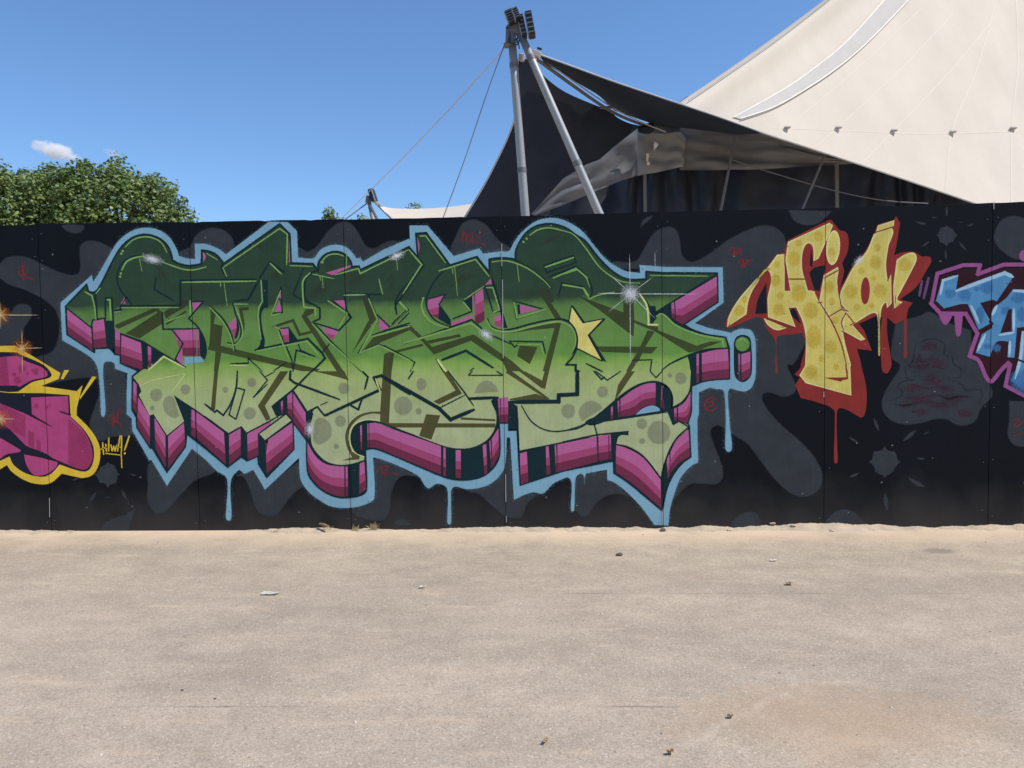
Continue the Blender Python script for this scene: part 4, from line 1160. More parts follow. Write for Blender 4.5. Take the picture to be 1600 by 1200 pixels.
FILL = TOPLINE + '1195,455 850,660 720,745 780,745~ 900,850~ 1050,900~ 1270,935 1285,1015 1100,1035~ 970,1080 990,1150~ H 1000,0~ 990,150~ 930,240~ 850,285 850,190~ 820,130~ 760,88~ 680,80~ 580,110~ 480,170~ 400,235~ 300,320~ 170,410 820,315 860,415 905,390 980,435~ 890,520~ 830,620~ 780,760~ 765,835 620,660~ 500,590~ 415,570 405,490 0,550 F 1055,620 1040,270 975,235 885,205 840,230~ 880,330~ 880,410~ 850,490~ 780,560~ 680,600~ 560,605~ 450,580~ 0,410 D 1340,390~ 1260,385~ 1180,420~ 1145,480~ 1145,560~ 1180,630~ 1245,660 1245,695 1150,725~ 1050,735~ 950,710~ 880,650~ 830,570~ 825,440~ 850,325 800,320 690,150 530,275 570,355 640,335 685,385 470,545 425,490 330,485 285,435 185,490 0,350 B 1130,300 960,190 1040,390 905,500 800,335 770,345 685,185 705,160 690,110 640,45 700,0 A 880,1075 720,970 545,905 495,870 485,805 425,805 415,785 360,800 310,860'
p.poly(FILL)
p.blob('G 1400,990', 62, soft=0.05)
pass
# olive shadow bands
p = Each(5, 'shadow_band', paint('olive_fade', grad=OLIVE), gp, 0)
for s in ('A 820,705 870,740 875,825 690,945 580,905 830,745', 'A 500,838 820,700 850,715 800,742 530,868 500,855', 'A 880,740 1020,640 1085,650 1060,690 895,790',
          'A 1245,700 1290,742 1270,830 1340,845 1325,1000 C 600,1115 900,1185 880,1200 760,1200 C 130,1055 105,1200 70,1200 85,1045 20,1030 35,1000 45,840',
          'D 75,0 105,0 80,305 48,290', 'C 790,715 855,715 850,745 800,772 1085,1200 1030,1200 755,772', 'D 590,0 655,0 470,270 515,375 480,388 415,270',
          'C 1225,612 1270,620 1340,790 1150,1060 1270,820 1285,800', 'C 1320,930 1600,850 1600,880 1240,1032', 'C 1400,1068 1480,1052 D 1460,0 1440,400 F 40,405 870,408 870,440 40,440 D 1370,435 1370,335 1300,332~ 1210,365~ 1140,440~ 1120,520~ 1150,630 1215,650 1205,690 1070,698 1150,672 1110,590~ 1098,500~ 1130,410~ 1200,345~ 1290,318~ 1370,315',
          'F 330,335 440,345 370,535 275,505', 'F 600,360 870,375 870,392 600,378', 'D 850,0 1090,0 1125,72 1040,45',
          'E 165,845 205,838 330,960 375,1010 700,912 1000,1120 1090,1200 960,1200 930,1130 680,962 390,1070 300,970', 'E 320,965 590,910 605,930 535,945 360,985', 'E 80,1040 300,985 310,1002 80,1062 60,1200 0,1200 10,1060',
          'E 1270,680 1310,672 1390,792 1340,792', 'E 985,905 1150,858 1385,815 1370,880 1290,1200 1240,1200 1332,862 1150,878', 'E 1060,1000 1200,1010 1140,1145 1040,1080',
          'F 960,0 1000,0 1300,218 1270,218 950,10', 'F 1055,0 1100,0 1235,72 1255,0 1290,0 1260,138 1230,132', 'F 985,215 1190,175 1290,222 980,228', 'F 455,0 500,0 610,175 430,260 385,235 560,150',
          'G 120,612 470,740 470,650 550,660 555,800 650,838 740,855 740,880 1040,1000 1150,968 1240,968 1050,1040 980,1055 760,915 700,880 600,842 555,820 550,930 510,900 280,720 250,700', 'G 260,1005 740,1010 690,1062 300,1050',
          'G 660,880 715,890 640,1010 600,1100 530,1200 490,1200 600,1010', 'H 500,0 560,0 400,235 430,105', 'E 1210,545 1290,560 1330,650 1280,690 1220,600'):
    p.poly(s)
p.stroke('A 905,830 1050,735', 16); p.stroke('C 335,712 280,715 300,850~ 268,968', 24, (1, .3)); p.stroke('C 540,852 690,802 742,915 845,890', 22, (.3, .4))
pass
p = Each(5, 'shadow_mist_patch', paint('olive_mist', (46, 48, 36), opacity=0.5), gp, 5)
p.glow('A 860,420', 150, 28, 0.95); p.glow('A 1150,570', 130, 80); p.glow('C 900,560', 130, 70, -0.6); p.glow('C 560,450', 50, 90, .3); p.glow('C 1180,480', 140, 80, -.3)
p.glow('E 600,480', 200, 40, -0.3); p.glow('E 1150,590', 120, 60); p.glow('E 1300,170', 140, 30, -0.5); p.glow('C 440,230', 30, 90); p.glow('E 60,500', 50, 110)
pass
# grey craters in the pale lower half
p = Each(6, 'crater', P('dot', opacity=0.9), gp, 0)
for s, r in (('B 820,185', 47), ('B 790,287', 18), ('B 1050,143', 38), ('B 1362,145', 23), ('D 367,88', 35), ('D 352,330', 47), ('D 1085,135', 42), ('D 1060,390', 43), ('D 1028,587', 20), ('D 1545,270', 66),
             ('F 150,270', 70), ('F 270,313', 24), ('F 1440,310', 54), ('H 307,160', 42), ('H 835,32', 17), ('H 918,55', 45), ('H 615,410', 41), ('H 748,478', 88), ('H 617,545', 23)):
    p.blob(s, r, r * 1.03, soft=0.16)
p.blob('F 293,102', 39, 48, soft=0.16)
for s in ('B 925,190 960,215~ 1000,350 960,365~ 900,330~ 875,270~ 885,215~', 'D 845,450 880,370~ 950,380~ 990,440~ 985,510~ 930,560~ 880,572~ 850,540', 'F 708,172 730,115~ 800,72~ 870,110~ 891,160', 'H 120,330~ 150,262~ 220,232~ 285,258~ 305,290 150,392'):
    p.poly(s, soft=1.2)
pass
# purple sides of the letters
FAC = [('A 125,718 312,858', 'A 130,910 325,1050'), ('A 325,812 412,792', 'A 332,1020 435,1010'), ('A 500,875 537,882', 'A 500,1060 541,1075'), ('A 550,918 702,978', 'A 545,1135 717,1190'), ('A 754,1003 782,1012', 'A 760,1172 782,1165'),
 ('B 642,75 668,102', 'B 637,288 668,330'), ('B 680,202 770,347', 'B 672,432 772,592'), ('B 808,362 893,502', 'B 813,600 895,755'), ('B 914,507 1038,402', 'B 916,757 1048,580'), ('B 1096,292 1124,312', 'B 1095,500 1128,518'), ('B 1134,318 1350,478', 'B 1136,522 1365,728'),
 ('B 1390,497 1480,443', 'B 1392,735 1482,655'), ('D 332,490 520,385', 'D 336,695 480,640'), ('D 477,548 690,398', 'D 482,802 696,610'), ('D 594,242 610,228', 'D 600,340 613,322'), ('D 645,187 683,160', 'D 648,332 685,372'), ('D 692,172 788,325', 'D 692,398 791,532'),
 ('D 801,550 825,600~ 880,680~ 960,730~ 1090,742', 'D 803,765~ 845,850~ 930,930~ 1030,973~ 1092,980'), ('D 1100,745 1116,744', 'D 1102,978 1119,974'), ('D 1210,722 1246,706', 'D 1207,960 1262,920'), ('D 1213,428 1228,418', 'D 1218,608 1230,622'), ('D 1270,410 1279,408', 'D 1272,600 1281,598'),
 ('D 1285,407 1350,402~ F 0,427~ 445,585', 'D 1287,596 1350,600~ F 0,622~ 445,808'), ('F 465,592 481,596', 'F 462,816 486,822'), ('F 560,616 600,616', 'F 560,832 602,836'), ('F 771,578 799,568', 'F 785,815 808,797'), ('F 822,548 832,538', 'F 838,755 843,748'), ('F 842,528 894,445', 'F 848,750 902,650'),
 ('F 889,207 906,206', 'F 902,400 910,400'), ('F 914,206 970,202', 'F 912,400 970,400'), ('F 1062,642 1116,628', 'F 1068,885 1128,865'), ('F 1264,588 1286,582', 'F 1270,810 1301,800'), ('F 1333,573 1344,571', 'F 1342,790 1353,788'), ('F 1354,570 H 264,510', 'F 1356,788 H 270,706'), ('H 275,508 352,494', 'H 276,702 356,688'), ('H 360,493 371,491', 'H 362,686 376,684'),
 ('H 413,577 500,603~ 620,673~ 760,845', 'H 410,788 520,862~ 640,962~ 766,1072'), ('H 809,692 829,645', 'H 815,842 834,812'), ('H 838,632~ 890,532~ 978,457', 'H 838,792~ 900,722~ 993,660'), ('H 373,283 388,272', 'H 372,376 390,373'), ('H 424,237 437,227', 'H 431,361 439,357'), ('H 448,217~ 550,142~ 650,97~ 722,92', 'H 446,356~ 560,337~ 620,282~ 722,260'), ('H 770,112 786,120', 'H 760,275 790,300'),
 ('H 866,292 886,283', 'H 867,382 888,394'), ('H 896,280 950,240~ 996,160', 'H 900,395~ 970,402~ 998,310'), ('G 1041,1067 1060,1062', 'H 1042,92 1060,87'), ('G 1082,1060 1180,1035~ 1286,1026', 'H 1085,77 1300,57'), ('G 845,668 866,658', 'G 846,776 872,800'), ('G 874,655 1199,460', 'G 880,805 935,835 1206,655'), ('G 1368,1062 1381,1066', 'H 1370,62 1381,74'), ('G 1391,1066 1461,1046', 'H 1393,78 1462,38'),
 ('A 945,878 1135,874', 'A 1030,1080 1137,1082'), ('A 1142,874 1152,874', 'A 1144,1082 1162,1082')]
SIDE = {n: P(n, lo=0.92, hi=1.08) for n in ('pink1', 'pink2', 'pink3')}
e1 = Each(7, 'letter_side', SIDE['pink1'], gp)
for t, bo in FAC:
    o = e1.facet(t, bo, 0.0, 0.40)
    Each(7, 'middle_band', SIDE['pink2'], o, e1.k).facet(t, bo, 0.40, 0.68)
    Each(7, 'deep_band', SIDE['pink3'], o, e1.k + 1).facet(t, bo, 0.68, 1.0)
ek = Each(7, 'letter_side', SIDE['pink1'], gp)
for s in ('A 1100,657 1183,657 1112,733', 'A 1184,268 1208,300~ 1190,350', 'A 575,622 580,675 542,675', 'A 525,700 530,712 510,712', 'A 1025,1012 972,1105 1028,1162', 'C 545,735 580,640 602,735', 'C 576,622 600,565 597,635', 'C 1010,650 1090,645 1112,727', 'C 657,170 675,350 658,350', 'C 945,432 1140,372 1145,382 1000,450', 'C 1360,785 1438,852 1372,882', 'C 1490,830 1515,812 1510,832',
                  'E 690,612 705,600 705,760 700,815', 'E 790,525 835,475 842,520', 'E 525,850 525,822 690,757 690,800', 'E 256,140 277,220~ 268,295', 'E 0,790 42,855 0,880', 'E 1058,680 1207,716 1065,752', 'C 178,845 240,778 250,860 210,880', 'C 588,872 652,866 655,915 600,920', 'C 923,848 934,850 936,905 924,890', 'C 944,852 1048,885 1020,920 944,900', 'E 345,640 470,602 432,680 428,700 345,720', 'E 860,782 916,757 918,800 863,812', 'E 712,597 772,546 780,640 715,680'): ek.poly(s)
ek = Each(7, 'letter_side', SIDE['pink2'], gp)
for s in ('C 210,880 250,860 248,935 230,942', 'C 600,920 655,915 658,965 622,975', 'C 944,900 1020,920 998,953 985,950', 'E 345,720 428,700 427,755 380,760 345,740', 'E 715,680 780,640 784,730 712,770', 'E 863,812 918,800 920,860 870,842'): ek.poly(s)
ek = Each(7, 'letter_side', SIDE['pink3'], gp)
for s in ('E 360,755 428,752 425,792', 'E 712,770 784,730 786,800 740,830 712,812'): ek.poly(s)
p = Each(7, 'halo_gap', P('halo'), gp, 3)
p.poly('H 565,340 620,292~ 700,268~ 750,290~ 755,310'); p.poly('A 1040,1092 1168,1085 1196,1128 1120,1135 1060,1150 1042,1165')
pass
# dark gaps and outlines
p = Each(7.85, 'letter_front', paint('green_fade'), gp)
p.poly('D 428,490 634,335 682,382 467,540')
p = Each(8, 'outline_stroke', P('dark', rough=0.5), gp, 0)
for s in ('A 428,806 490,806 495,1068 440,1012', 'A 717,985 750,1000 757,1185 722,1182', 'A 786,1012 872,1068 792,1170', 'A 1155,870 1200,960~ 1217,1050~ 1200,1110 1165,1082', 'B 770,346 806,342 812,600 776,592', 'B 894,502 913,506 916,762 897,760', 'B 962,188 1122,300 1094,300 1095,505 1060,490 1040,392', 'B 1352,480 1388,495 1390,742 1366,730',
          'B 1482,440 1530,485 1535,692 1485,655', 'D 415,490 474,546 485,828 420,722', 'D 530,275 594,238 600,345 566,356', 'D 613,226 645,187 648,335 616,322', 'D 790,322 855,300 832,340~ 826,440 802,545', 'D 1118,742 1208,722 1206,966 1120,976', 'D 1146,500~ 1165,445~ 1212,420 1217,608 1175,590~', 'D 1230,412 1269,410 1272,605 1240,640',
          'F 486,597 559,612 559,834 488,822', 'F 602,617 770,576 785,816 690,845~ 605,842', 'F 800,567 821,547 838,757 810,797', 'F 972,230 1040,272 1055,625 1040,462 976,462', 'F 868,202 889,205 902,400 885,425 882,320~', 'F 1120,627 1264,587 1270,810 1130,866', 'F 1287,582 1332,573 1341,790 1303,802', 'H 372,490 510,465 510,500 440,505~ 415,570 405,792 382,692', 'H 777,768 808,685 815,850 780,1065',
          'H 390,245 424,236 431,362 393,374', 'H 180,412~ 300,330~ 372,280 372,380', 'H 722,92 770,108 760,285 724,262', 'H 788,108~ 850,190 852,290 866,296 868,390 860,412 822,316 790,302', 'G 985,1078 1040,1066 1040,1200 998,1200~', 'H 1000,0 1041,0 1041,95 1003,112', 'C 450,485 494,490 494,705 465,707~ 442,760~ 452,880~ 470,960~ 465,1012 395,1035 432,990~ 430,850~ 422,730~ 462,668',
          'G 680,690 720,690 726,740 760,746 690,838 680,822', 'G 842,665 730,738 780,748 880,805 846,775', 'E 825,325 840,440 880,560 965,862 925,862 912,750 850,540', 'C 250,790 270,860~ 250,940~ 232,945 250,870', 'C 655,866 730,958 660,968', 'E 430,690 520,800 525,850 425,792', 'E 625,655 688,605 690,735 680,730', 'C 1050,890 1145,782 1120,730 1112,745 1130,785 1040,880', 'E 1040,680 1060,678 1066,752 1050,758'):
    p.poly(s)
def strokes(p, rows):
    for s, w in rows:
        w *= 1.12
        tp = (0.75, 0.6)
        p.stroke(s, w, tp)
strokes(p, [(TOPLINE, 13), ('G 1205,432 ' + UNDER + ' A 112,695', 10), ('A 345,590 355,700 362,800', 11), ('A 320,600 345,650', 10), ('A 425,625 425,805', 12), ('A 425,630 475,630 490,860', 12), ('A 855,322 700,296~ 600,318~ 540,380~ 515,470~ 540,560~ 585,620~ 640,690', 9), ('A 820,465 805,560 960,650', 9), ('A 1600,482 1010,492 1010,686 545,690 545,720 495,728', 13),
 ('A 870,740 875,872 1155,868', 11), ('A 1090,658 1190,655 1075,788 1150,860~ 1200,960~ 1215,1050~', 11), ('A 545,905 720,970 880,1068 1050,1168', 11), ('A 945,875 1030,985 970,1105 1030,1168', 11), ('A 1240,690 1340,790~ 1400,890~ 1430,1000~ 1440,1042', 11), ('A 1420,665 1440,750~ 1480,850~ 1480,940~ 1430,985~ 1380,975', 11), ('A 1600,520 1540,640 1430,652', 11), ('A 1410,1140 1540,1135 1540,1095 1600,1160', 8), ('A 1345,355 1330,390 1370,470', 11), ('A 120,705 312,858 325,800 415,785', 10), ('A 640,690 590,620 545,690', 8),
 ('C 395,1035 805,945 920,1060 940,1100 840,1200', 15), ('C 430,480 345,640', 9), ('C 430,470 510,345 620,425', 13), ('C 770,400 690,600 740,630 830,680', 9), ('C 885,412 835,430 790,480~ 780,560~ 790,640~ 870,690 900,710 900,790 845,815', 13), ('C 845,815 980,960 1220,1200', 11), ('C 980,980 915,1060', 9), ('C 865,825 940,848~ 1048,882 1146,780 1110,725 1090,600 1270,595', 11), ('C 1000,652 1110,740', 9), ('C 1385,600 1275,600 1355,800 1200,1055 1360,988 1600,1108', 10),
 ('C 1350,760 1440,850 1590,720 1520,650', 11), ('C 1500,745 1490,660~ 1530,580~ 1600,500', 11), ('C 1310,918 1600,823', 12), ('C 580,868 655,860 725,962', 9), ('C 580,870 622,980', 9), ('C 630,990 680,1110 690,1200', 10), ('C 725,980 750,1035 855,1085', 9), ('C 690,1200 715,1035 860,1085', 11), ('C 520,762 597,540 606,742 530,746', 9), ('C 200,1140 340,1140 340,1100 450,1200', 8), ('C 540,1195 640,1130', 9),
 ('D 255,0 245,130~ 200,260~ 145,345 95,305 80,320 0,255', 13), ('D 250,130 312,146 245,375 190,340 250,130', 10), ('D 430,0 490,70 380,205 490,100', 9), ('D 470,45 545,5', 8), ('D 670,0 665,60 700,90 1050,220', 17), ('D 835,0 690,145 530,275 570,358', 15), ('D 690,150 800,320 880,278 930,340 962,346', 13), ('D 905,265 960,240', 8), ('D 940,346 1370,145 1322,50 1380,35 1600,180', 21), ('D 1130,260 1200,300 1232,205', 15), ('D 1230,0 1275,45 1250,140', 14),
 ('D 0,352 185,490 285,435 325,485 500,395 560,360', 11), ('D 420,490 635,332 685,385 470,545 420,490', 11), ('D 825,440 830,570~ 880,650~ 950,710~ 1050,737~ 1150,727~ 1245,697', 11), ('D 1245,660 1180,630~ 1145,560~ 1145,480~ 1180,420~ 1260,390~ 1340,392~ 1600,485', 9),
 ('F 0,45 430,290 520,378 700,302', 27), ('F 500,0 640,180 700,270', 11), ('F 430,290 635,185', 9), ('F 665,215 888,206', 22), ('F 840,232 880,330~ 880,410~ 850,490~ 780,560~ 680,602~ 560,607~ 450,582~ 200,485', 9), ('F 190,60 230,0', 11), ('F 660,32 930,32 880,0', 9), ('F 660,30 690,0', 9), ('F 1510,0 1510,180 1365,187 1365,237 980,242', 29), ('F 1075,270 1150,390~ 1250,455~ 1370,470~ 1500,440~ 1600,395', 10), ('F 1040,270 1056,627 1600,517', 9),
 ('E 280,330 310,372 140,620~ 90,690~ 100,755', 13), ('E 40,855 190,720 120,650', 11), ('E 0,882 180,842', 11), ('E 195,745 110,832', 9), ('E 500,370 460,420 380,520~ 332,640~ 345,730~ 400,800~ 520,855', 11), ('E 520,853 690,800 705,820', 9), ('E 160,985 310,932 685,797 800,900 985,985', 12), ('E 345,638 477,600 430,680 520,802', 9), ('E 540,790 682,735 620,655 782,540', 10), ('E 790,540 855,742 912,727 850,533', 10),
 ('E 1028,330 1130,390~ 1250,480~ 1312,552', 11), ('E 1250,375 1480,295 1502,350 1275,430 1250,375', 10), ('E 1290,462 1500,380 1600,480', 11), ('E 1362,612 1392,510 1560,540 1600,620', 10), ('E 1010,650 1252,718 1035,792 1010,650', 9), ('E 810,790 830,840~ 900,877~ 1000,870~ 1150,830~ 1330,795~ 1430,805~ 1500,870~ 1517,960~ 1480,1080~ 1420,1150 1500,1150 1500,1200', 13), ('E 980,965 1240,970 1262,1062', 10), ('E 980,965 1020,1012 1052,985', 10), ('E 408,1105 462,1200', 10), ('E 455,1112 640,1040 850,1172', 18), ('E 0,1000 240,1130 208,1200', 12), ('E 675,1195 702,1175', 9),
 ('G 0,430 110,395 190,470~ 228,580~ 200,632 160,555 0,515', 10), ('G 585,595 640,640~ 680,720~ 690,832 740,842', 10), ('G 1200,440 850,660 720,740', 11), ('G 760,745 900,850~ 1050,900~ 1270,935 1290,1018', 11), ('G 1285,1018 1100,1035~ 970,1080~ 840,1140~ 770,1192', 13), ('G 540,1115 692,1110 680,1200', 9), ('G 180,1140 310,1205', 11), ('H 240,0 300,65 322,45', 12), ('H 255,0 345,70 450,0', 9), ('H 680,0 725,50 775,0', 9), ('G 20,1150 95,1150 95,1200 130,1200', 12),
 ('H 0,465 130,440~ 300,320~ 400,235~ 480,170~ 580,110~ 680,82~ 760,90~ 820,130~ 850,190~ 852,285 930,240~ 990,150~ 1002,0', 12), ('H 170,412 820,316 860,415 905,390 982,435 890,520~ 830,620~ 780,760~ 765,835', 11), ('H 765,835 620,660~ 500,590~ 412,570', 11), ('H 240,405 265,495 275,702', 10), ('H 0,552 265,497 507,470', 12)])
p.blob('G 1400,990', 68, soft=0.02); 
pass
p = Paint(9); p.blob('G 1400,988', 56, soft=0.12); p.build('ball', paint('green_fade'), gp)
# lighter inner highlights
HI = [('A 265,580 320,612 340,700 350,800', 9), ('A 440,642 460,642 466,800', 11), ('A 580,230 640,175~ 710,152~ 780,155~ 860,195~ 905,272', 9), ('A 552,410 590,345~ 650,315~ 720,302', 11), ('A 870,347 950,377~ 1040,405~ 1120,408~ 1210,385', 9), ('A 350,592 385,550', 7), ('A 1025,505 1600,496', 10), ('A 550,704 995,702', 8), ('A 495,738 540,735', 7), ('A 1085,650 1087,760', 11), ('A 1240,702 1330,800~ 1390,900~ 1420,990~ 1425,1040', 9), ('A 1430,676 1540,676', 8), ('A 1437,690 1492,850~ 1490,930~ 1440,992~ 1380,992', 9), ('A 885,820 1040,760', 7),
 ('A 1215,280 1300,330', 6), ('A 1342,392 1372,460', 7), ('A 690,320 710,420', 4), ('A 1350,500 1375,690', 4), ('A 1320,500 1326,540', 4), ('C 150,385 585,85 645,130 640,368', 9), ('C 665,375 840,382', 7), ('C 905,352 960,297~ 1030,284~ 1090,302', 9), ('C 1020,447 1200,397 1215,437 1590,252', 9), ('C 440,492 450,655 425,700~ 420,800~ 440,950', 10), ('C 512,358 600,442', 10), ('C 515,770 590,747', 8), ('C 520,758 592,572', 9), ('C 822,432 770,490~ 765,580~ 775,700 865,707 865,770', 11), ('C 845,442 1010,477', 7), ('C 840,832 980,977 1230,1200', 9),
 ('C 965,652 1110,747 1050,860', 10), ('C 1090,606 1250,602', 10), ('C 1280,632 1350,800 1210,1055 1360,997 1600,1112', 9), ('C 1360,480 1390,600', 8), ('C 1450,840 1580,717 1525,657', 10), ('C 1315,928 1600,848', 13), ('C 405,1042 800,967 905,1092', 10), ('C 570,882 660,1112', 10), ('C 730,1052 850,1097', 8), ('C 900,455 905,490', 4), ('C 918,455 925,550', 4), ('C 1110,260 1105,400', 4), ('C 545,852 590,872', 9), ('C 345,1120 440,1200', 7),
 ('E 195,252 295,367 150,592', 10), ('E 280,145 325,142 480,352', 8), ('E 430,417 715,327 820,457', 9), ('E 305,632 295,700~ 330,780~ 400,832~ 500,858', 13), ('E 120,662 180,722 60,832', 10), ('E 160,980 680,825 760,882', 12), ('E 620,660 675,727', 10), ('E 627,642 780,537', 8), ('E 800,547 850,547 902,720 852,742', 9), ('E 845,347 920,337~ 1000,347~ 1130,402~ 1250,492~ 1300,547', 9), ('E 1140,137 1200,97~ 1280,80~ 1360,92~ 1400,105', 10), ('E 1260,387 1480,312', 11), ('E 1320,472 1500,397 1590,472', 9), ('E 1395,527 1560,552 1600,612', 9), ('E 1015,662 1040,785 1262,715', 10),
 ('E 800,800 850,870~ 990,890~ 1150,852~ 1330,815~ 1420,827~ 1480,880~ 1497,960~ 1460,1080', 12), ('E 1045,992 1225,992 1250,1080', 9), ('E 0,1012 225,1132 215,1190', 9), ('E 530,385 540,440', 4), ('E 552,385 575,610', 4), ('E 1040,360 1055,500', 4), ('E 100,330 106,410', 4),
 ('G 0,102 80,132~ 170,232~ 280,382~ 380,462~ 470,502~ 600,512', 8), ('G 0,442 110,407 180,472~ 205,540', 7), ('G 0,522 155,552 205,637 270,607~ 400,582', 9), ('G 680,452 1130,457', 7), ('G 730,772 770,752~ 880,842~ 1050,912~ 1240,952 1255,1012', 13), ('G 1365,965 1400,945~ 1435,965', 10)]
p = Each(9, 'highlight_line', P('hi'), gp, 3)
strokes(p, HI)
for s in ('A 560,262', 'A 548,282', 'A 545,437', 'A 540,461', 'E 1115,165', 'E 1090,190', 'C 920,350', 'E 307,630', 'E 1258,935'): p.blob(s, 9, soft=0.2, seg=10)
pass
p = Each(9, 'pale_line', P('hip'), gp, 6)
strokes(p, [('A 760,1192 880,1086 1040,1172', 10), ('G 600,600 650,680~ 665,780~ 665,836 740,838', 13), ('E 420,1112 482,1200', 15), ('D 1345,385 1260,378~ 1175,412~ 1138,475~ 1136,560~ 1172,636~ 1245,668', 7), ('B 940,165 1050,20', 6), ('C 200,1155 340,1155', 5), ('D 1370,160 1335,60', 9), ('B 690,115 B 790,70 1040,20', 5)])
pass
p = Paint(10)
p.poly('G 75,683 168,815 335,790 210,915 340,1130 115,1030 60,1075 20,1140 115,960~ 95,860~ 42,800')
p.build('star_shadow', P('dark'), gp)
p = Paint(11)
p.poly('G 65,695 155,826 312,795 190,920 297,1112 112,1020 117,940~ 92,860~ 46,805')
so = p.build('star', P('star'), gp); so['label'] = 'yellow five-pointed star painted in the letters'
p = Each(11, 'star_edge', P('dark'), gp, 4)
p.stroke('G 0,800 60,830~ 100,900~ 108,980~ 80,1080~ 25,1150', 10); p.stroke('G 46,803 65,688 155,822 316,790 195,920 305,1120 112,1024', 9)
pass
p = Each(12, 'glint', P('white'), gp, 0)
p.glow('A 790,325', 110, 48, 0.25); p.glow('C 1500,298', 80, 42, -0.35); p.glow('E 800,915', 85, 46, 0.62); p.glow('D 822,455', 48, 82); p.glow('G 525,595', 95, 95); p.glow('G 525,595', 62, 62); p.glow('A 775,318', 55, 25, .25)
for s, w in (('G 518,290 522,560', 7), ('G 522,600 525,1150', 7), ('G 270,592 520,594', 8), ('G 530,596 1045,597', 8), ('G 370,450 525,590', 6), ('G 530,600 715,785', 6), ('G 705,462 530,590', 6), ('G 520,602 355,735', 6), ('G 716,265 718,420', 4)):
    p.stroke(s, w * 1.1, (0.15, 0.15), soft=1)
pass

# ---- yellow and red lettering
kp = empty('graffiti_lettering', (at(1290, 820, 0).x, 0, 0.0), 'yellow spotted lettering with dripping red block shadow near the blue piece', 'graffiti')
p = Each(2, 'block_shape', P('red'), kp, 0)
p.poly('I 62,895 100,790~ 200,650~ 330,510~ 430,385~ 470,340 525,320 540,260 560,225 870,70 890,65 935,120 960,150 1010,165~ 1030,230~ 1020,320~ 980,405 995,470 975,560 965,600 1000,540~ 1060,430~ 1160,310~ 1230,170 1255,105 1380,70 1400,38 1432,92 1400,280 1385,345 1450,322~ 1540,318~ 1600,355 K 530,665~ 545,720~ 500,800~ 380,1000~ I 1430,690 1532,715 1495,760 1482,830 1480,1080~ 1472,1150~ 1464,1080~ 1462,850 1390,882 1330,830 1330,950~ 1365,1190~ J 1250,30~ 1225,62~ 1195,45~ I 1285,1190~ 1275,1000~ 1290,830 1250,815 1110,880 1150,930 1180,1010 1212,1090 1095,1075 1130,1200 J 1040,0 1075,150~ 1080,280~ 1060,370~ 1035,382 950,330 885,312~ 866,345~ 868,600~ 872,700~ 860,712~ 845,700~ 850,400~ 838,320~ 700,262 605,240 565,145 600,90 560,70 605,20 I 655,1200 690,1050~ 670,950 600,962 480,975~ 466,1010~ 468,1180~ J 440,60 425,60 I 457,1180~ 457,1010~ 400,930~ 358,835 300,825 140,898 85,915')
pass
p = Each(3, 'dark_gap', P('black'), kp, 0)
for s in ('I 300,802 320,690~ 388,555 390,800', 'I 722,480 760,440 842,420 850,440 800,625 762,612', 'I 562,800 600,760~ 640,830 655,880', 'I 735,300 750,380 745,440 725,420'): p.poly(s)
pass
FACES = ['I 80,905 90,830~ 165,695~ 280,560~ 405,430 470,340 530,335 530,620 740,620 765,630 800,700 870,820~ 940,940~ 1000,1100~ 1015,1200 J 962,0 970,222 640,132 595,75 640,0 I 690,1200 695,1000~ 672,870~ 620,752 560,755 615,905 400,828 395,690 408,470~ 310,570~ 250,690~ 232,805',
 'I 555,240 880,90 908,112 795,370 755,390 750,280~ 715,250~ 680,290~ 665,380~ 670,470~ 690,540 712,622 575,625 535,380', 'I 835,500 945,435 952,460 940,560~ 960,660~ 978,757 1022,778 1005,800~ 985,880~ 995,1000~ 1048,1200 J 965,10 880,0 I 880,830 800,700 830,530',
 'I 1225,180 1365,130~ 1340,280~ 1322,420~ 1335,550 1362,490 1366,720 1330,757 1315,715~ 1280,800~ 1275,1100~ 1268,1130~ 1260,1100~ 1252,810~ 1220,795~ 1120,850 1060,890 1160,1000 1125,1012 980,932 985,840~ 1015,790~ 970,720~ 965,640~ 1000,560~ 1070,430~ 1170,310~', 'I 1258,112 1387,70 1382,120 1245,160',
 'I 1405,380 1470,337~ 1540,325~ 1562,370~ 1530,450~ 1430,640~ 1410,690~ 1452,710 1385,760 1375,600', 'I 365,835 545,912 470,930~ 400,892~']
p = Each(4, 'letter_front', P('cream'), kp, 0)
for s in FACES: p.poly(s)
p.blob('I 908,285', 54, 136, 0.08, soft=0.04)
pass
p = Each(5, 'tint', paint('kid_tint', (182, 168, 84), opacity=0.78), kp, 0)
for s in FACES: p.poly(s, soft=2.6, grow=-2.6)
p.blob('I 908,285', 38, 118, 0.08, soft=0.3)
pass
p = Each(6, 'spot', P('yel', opacity=0.62), kp, 0)
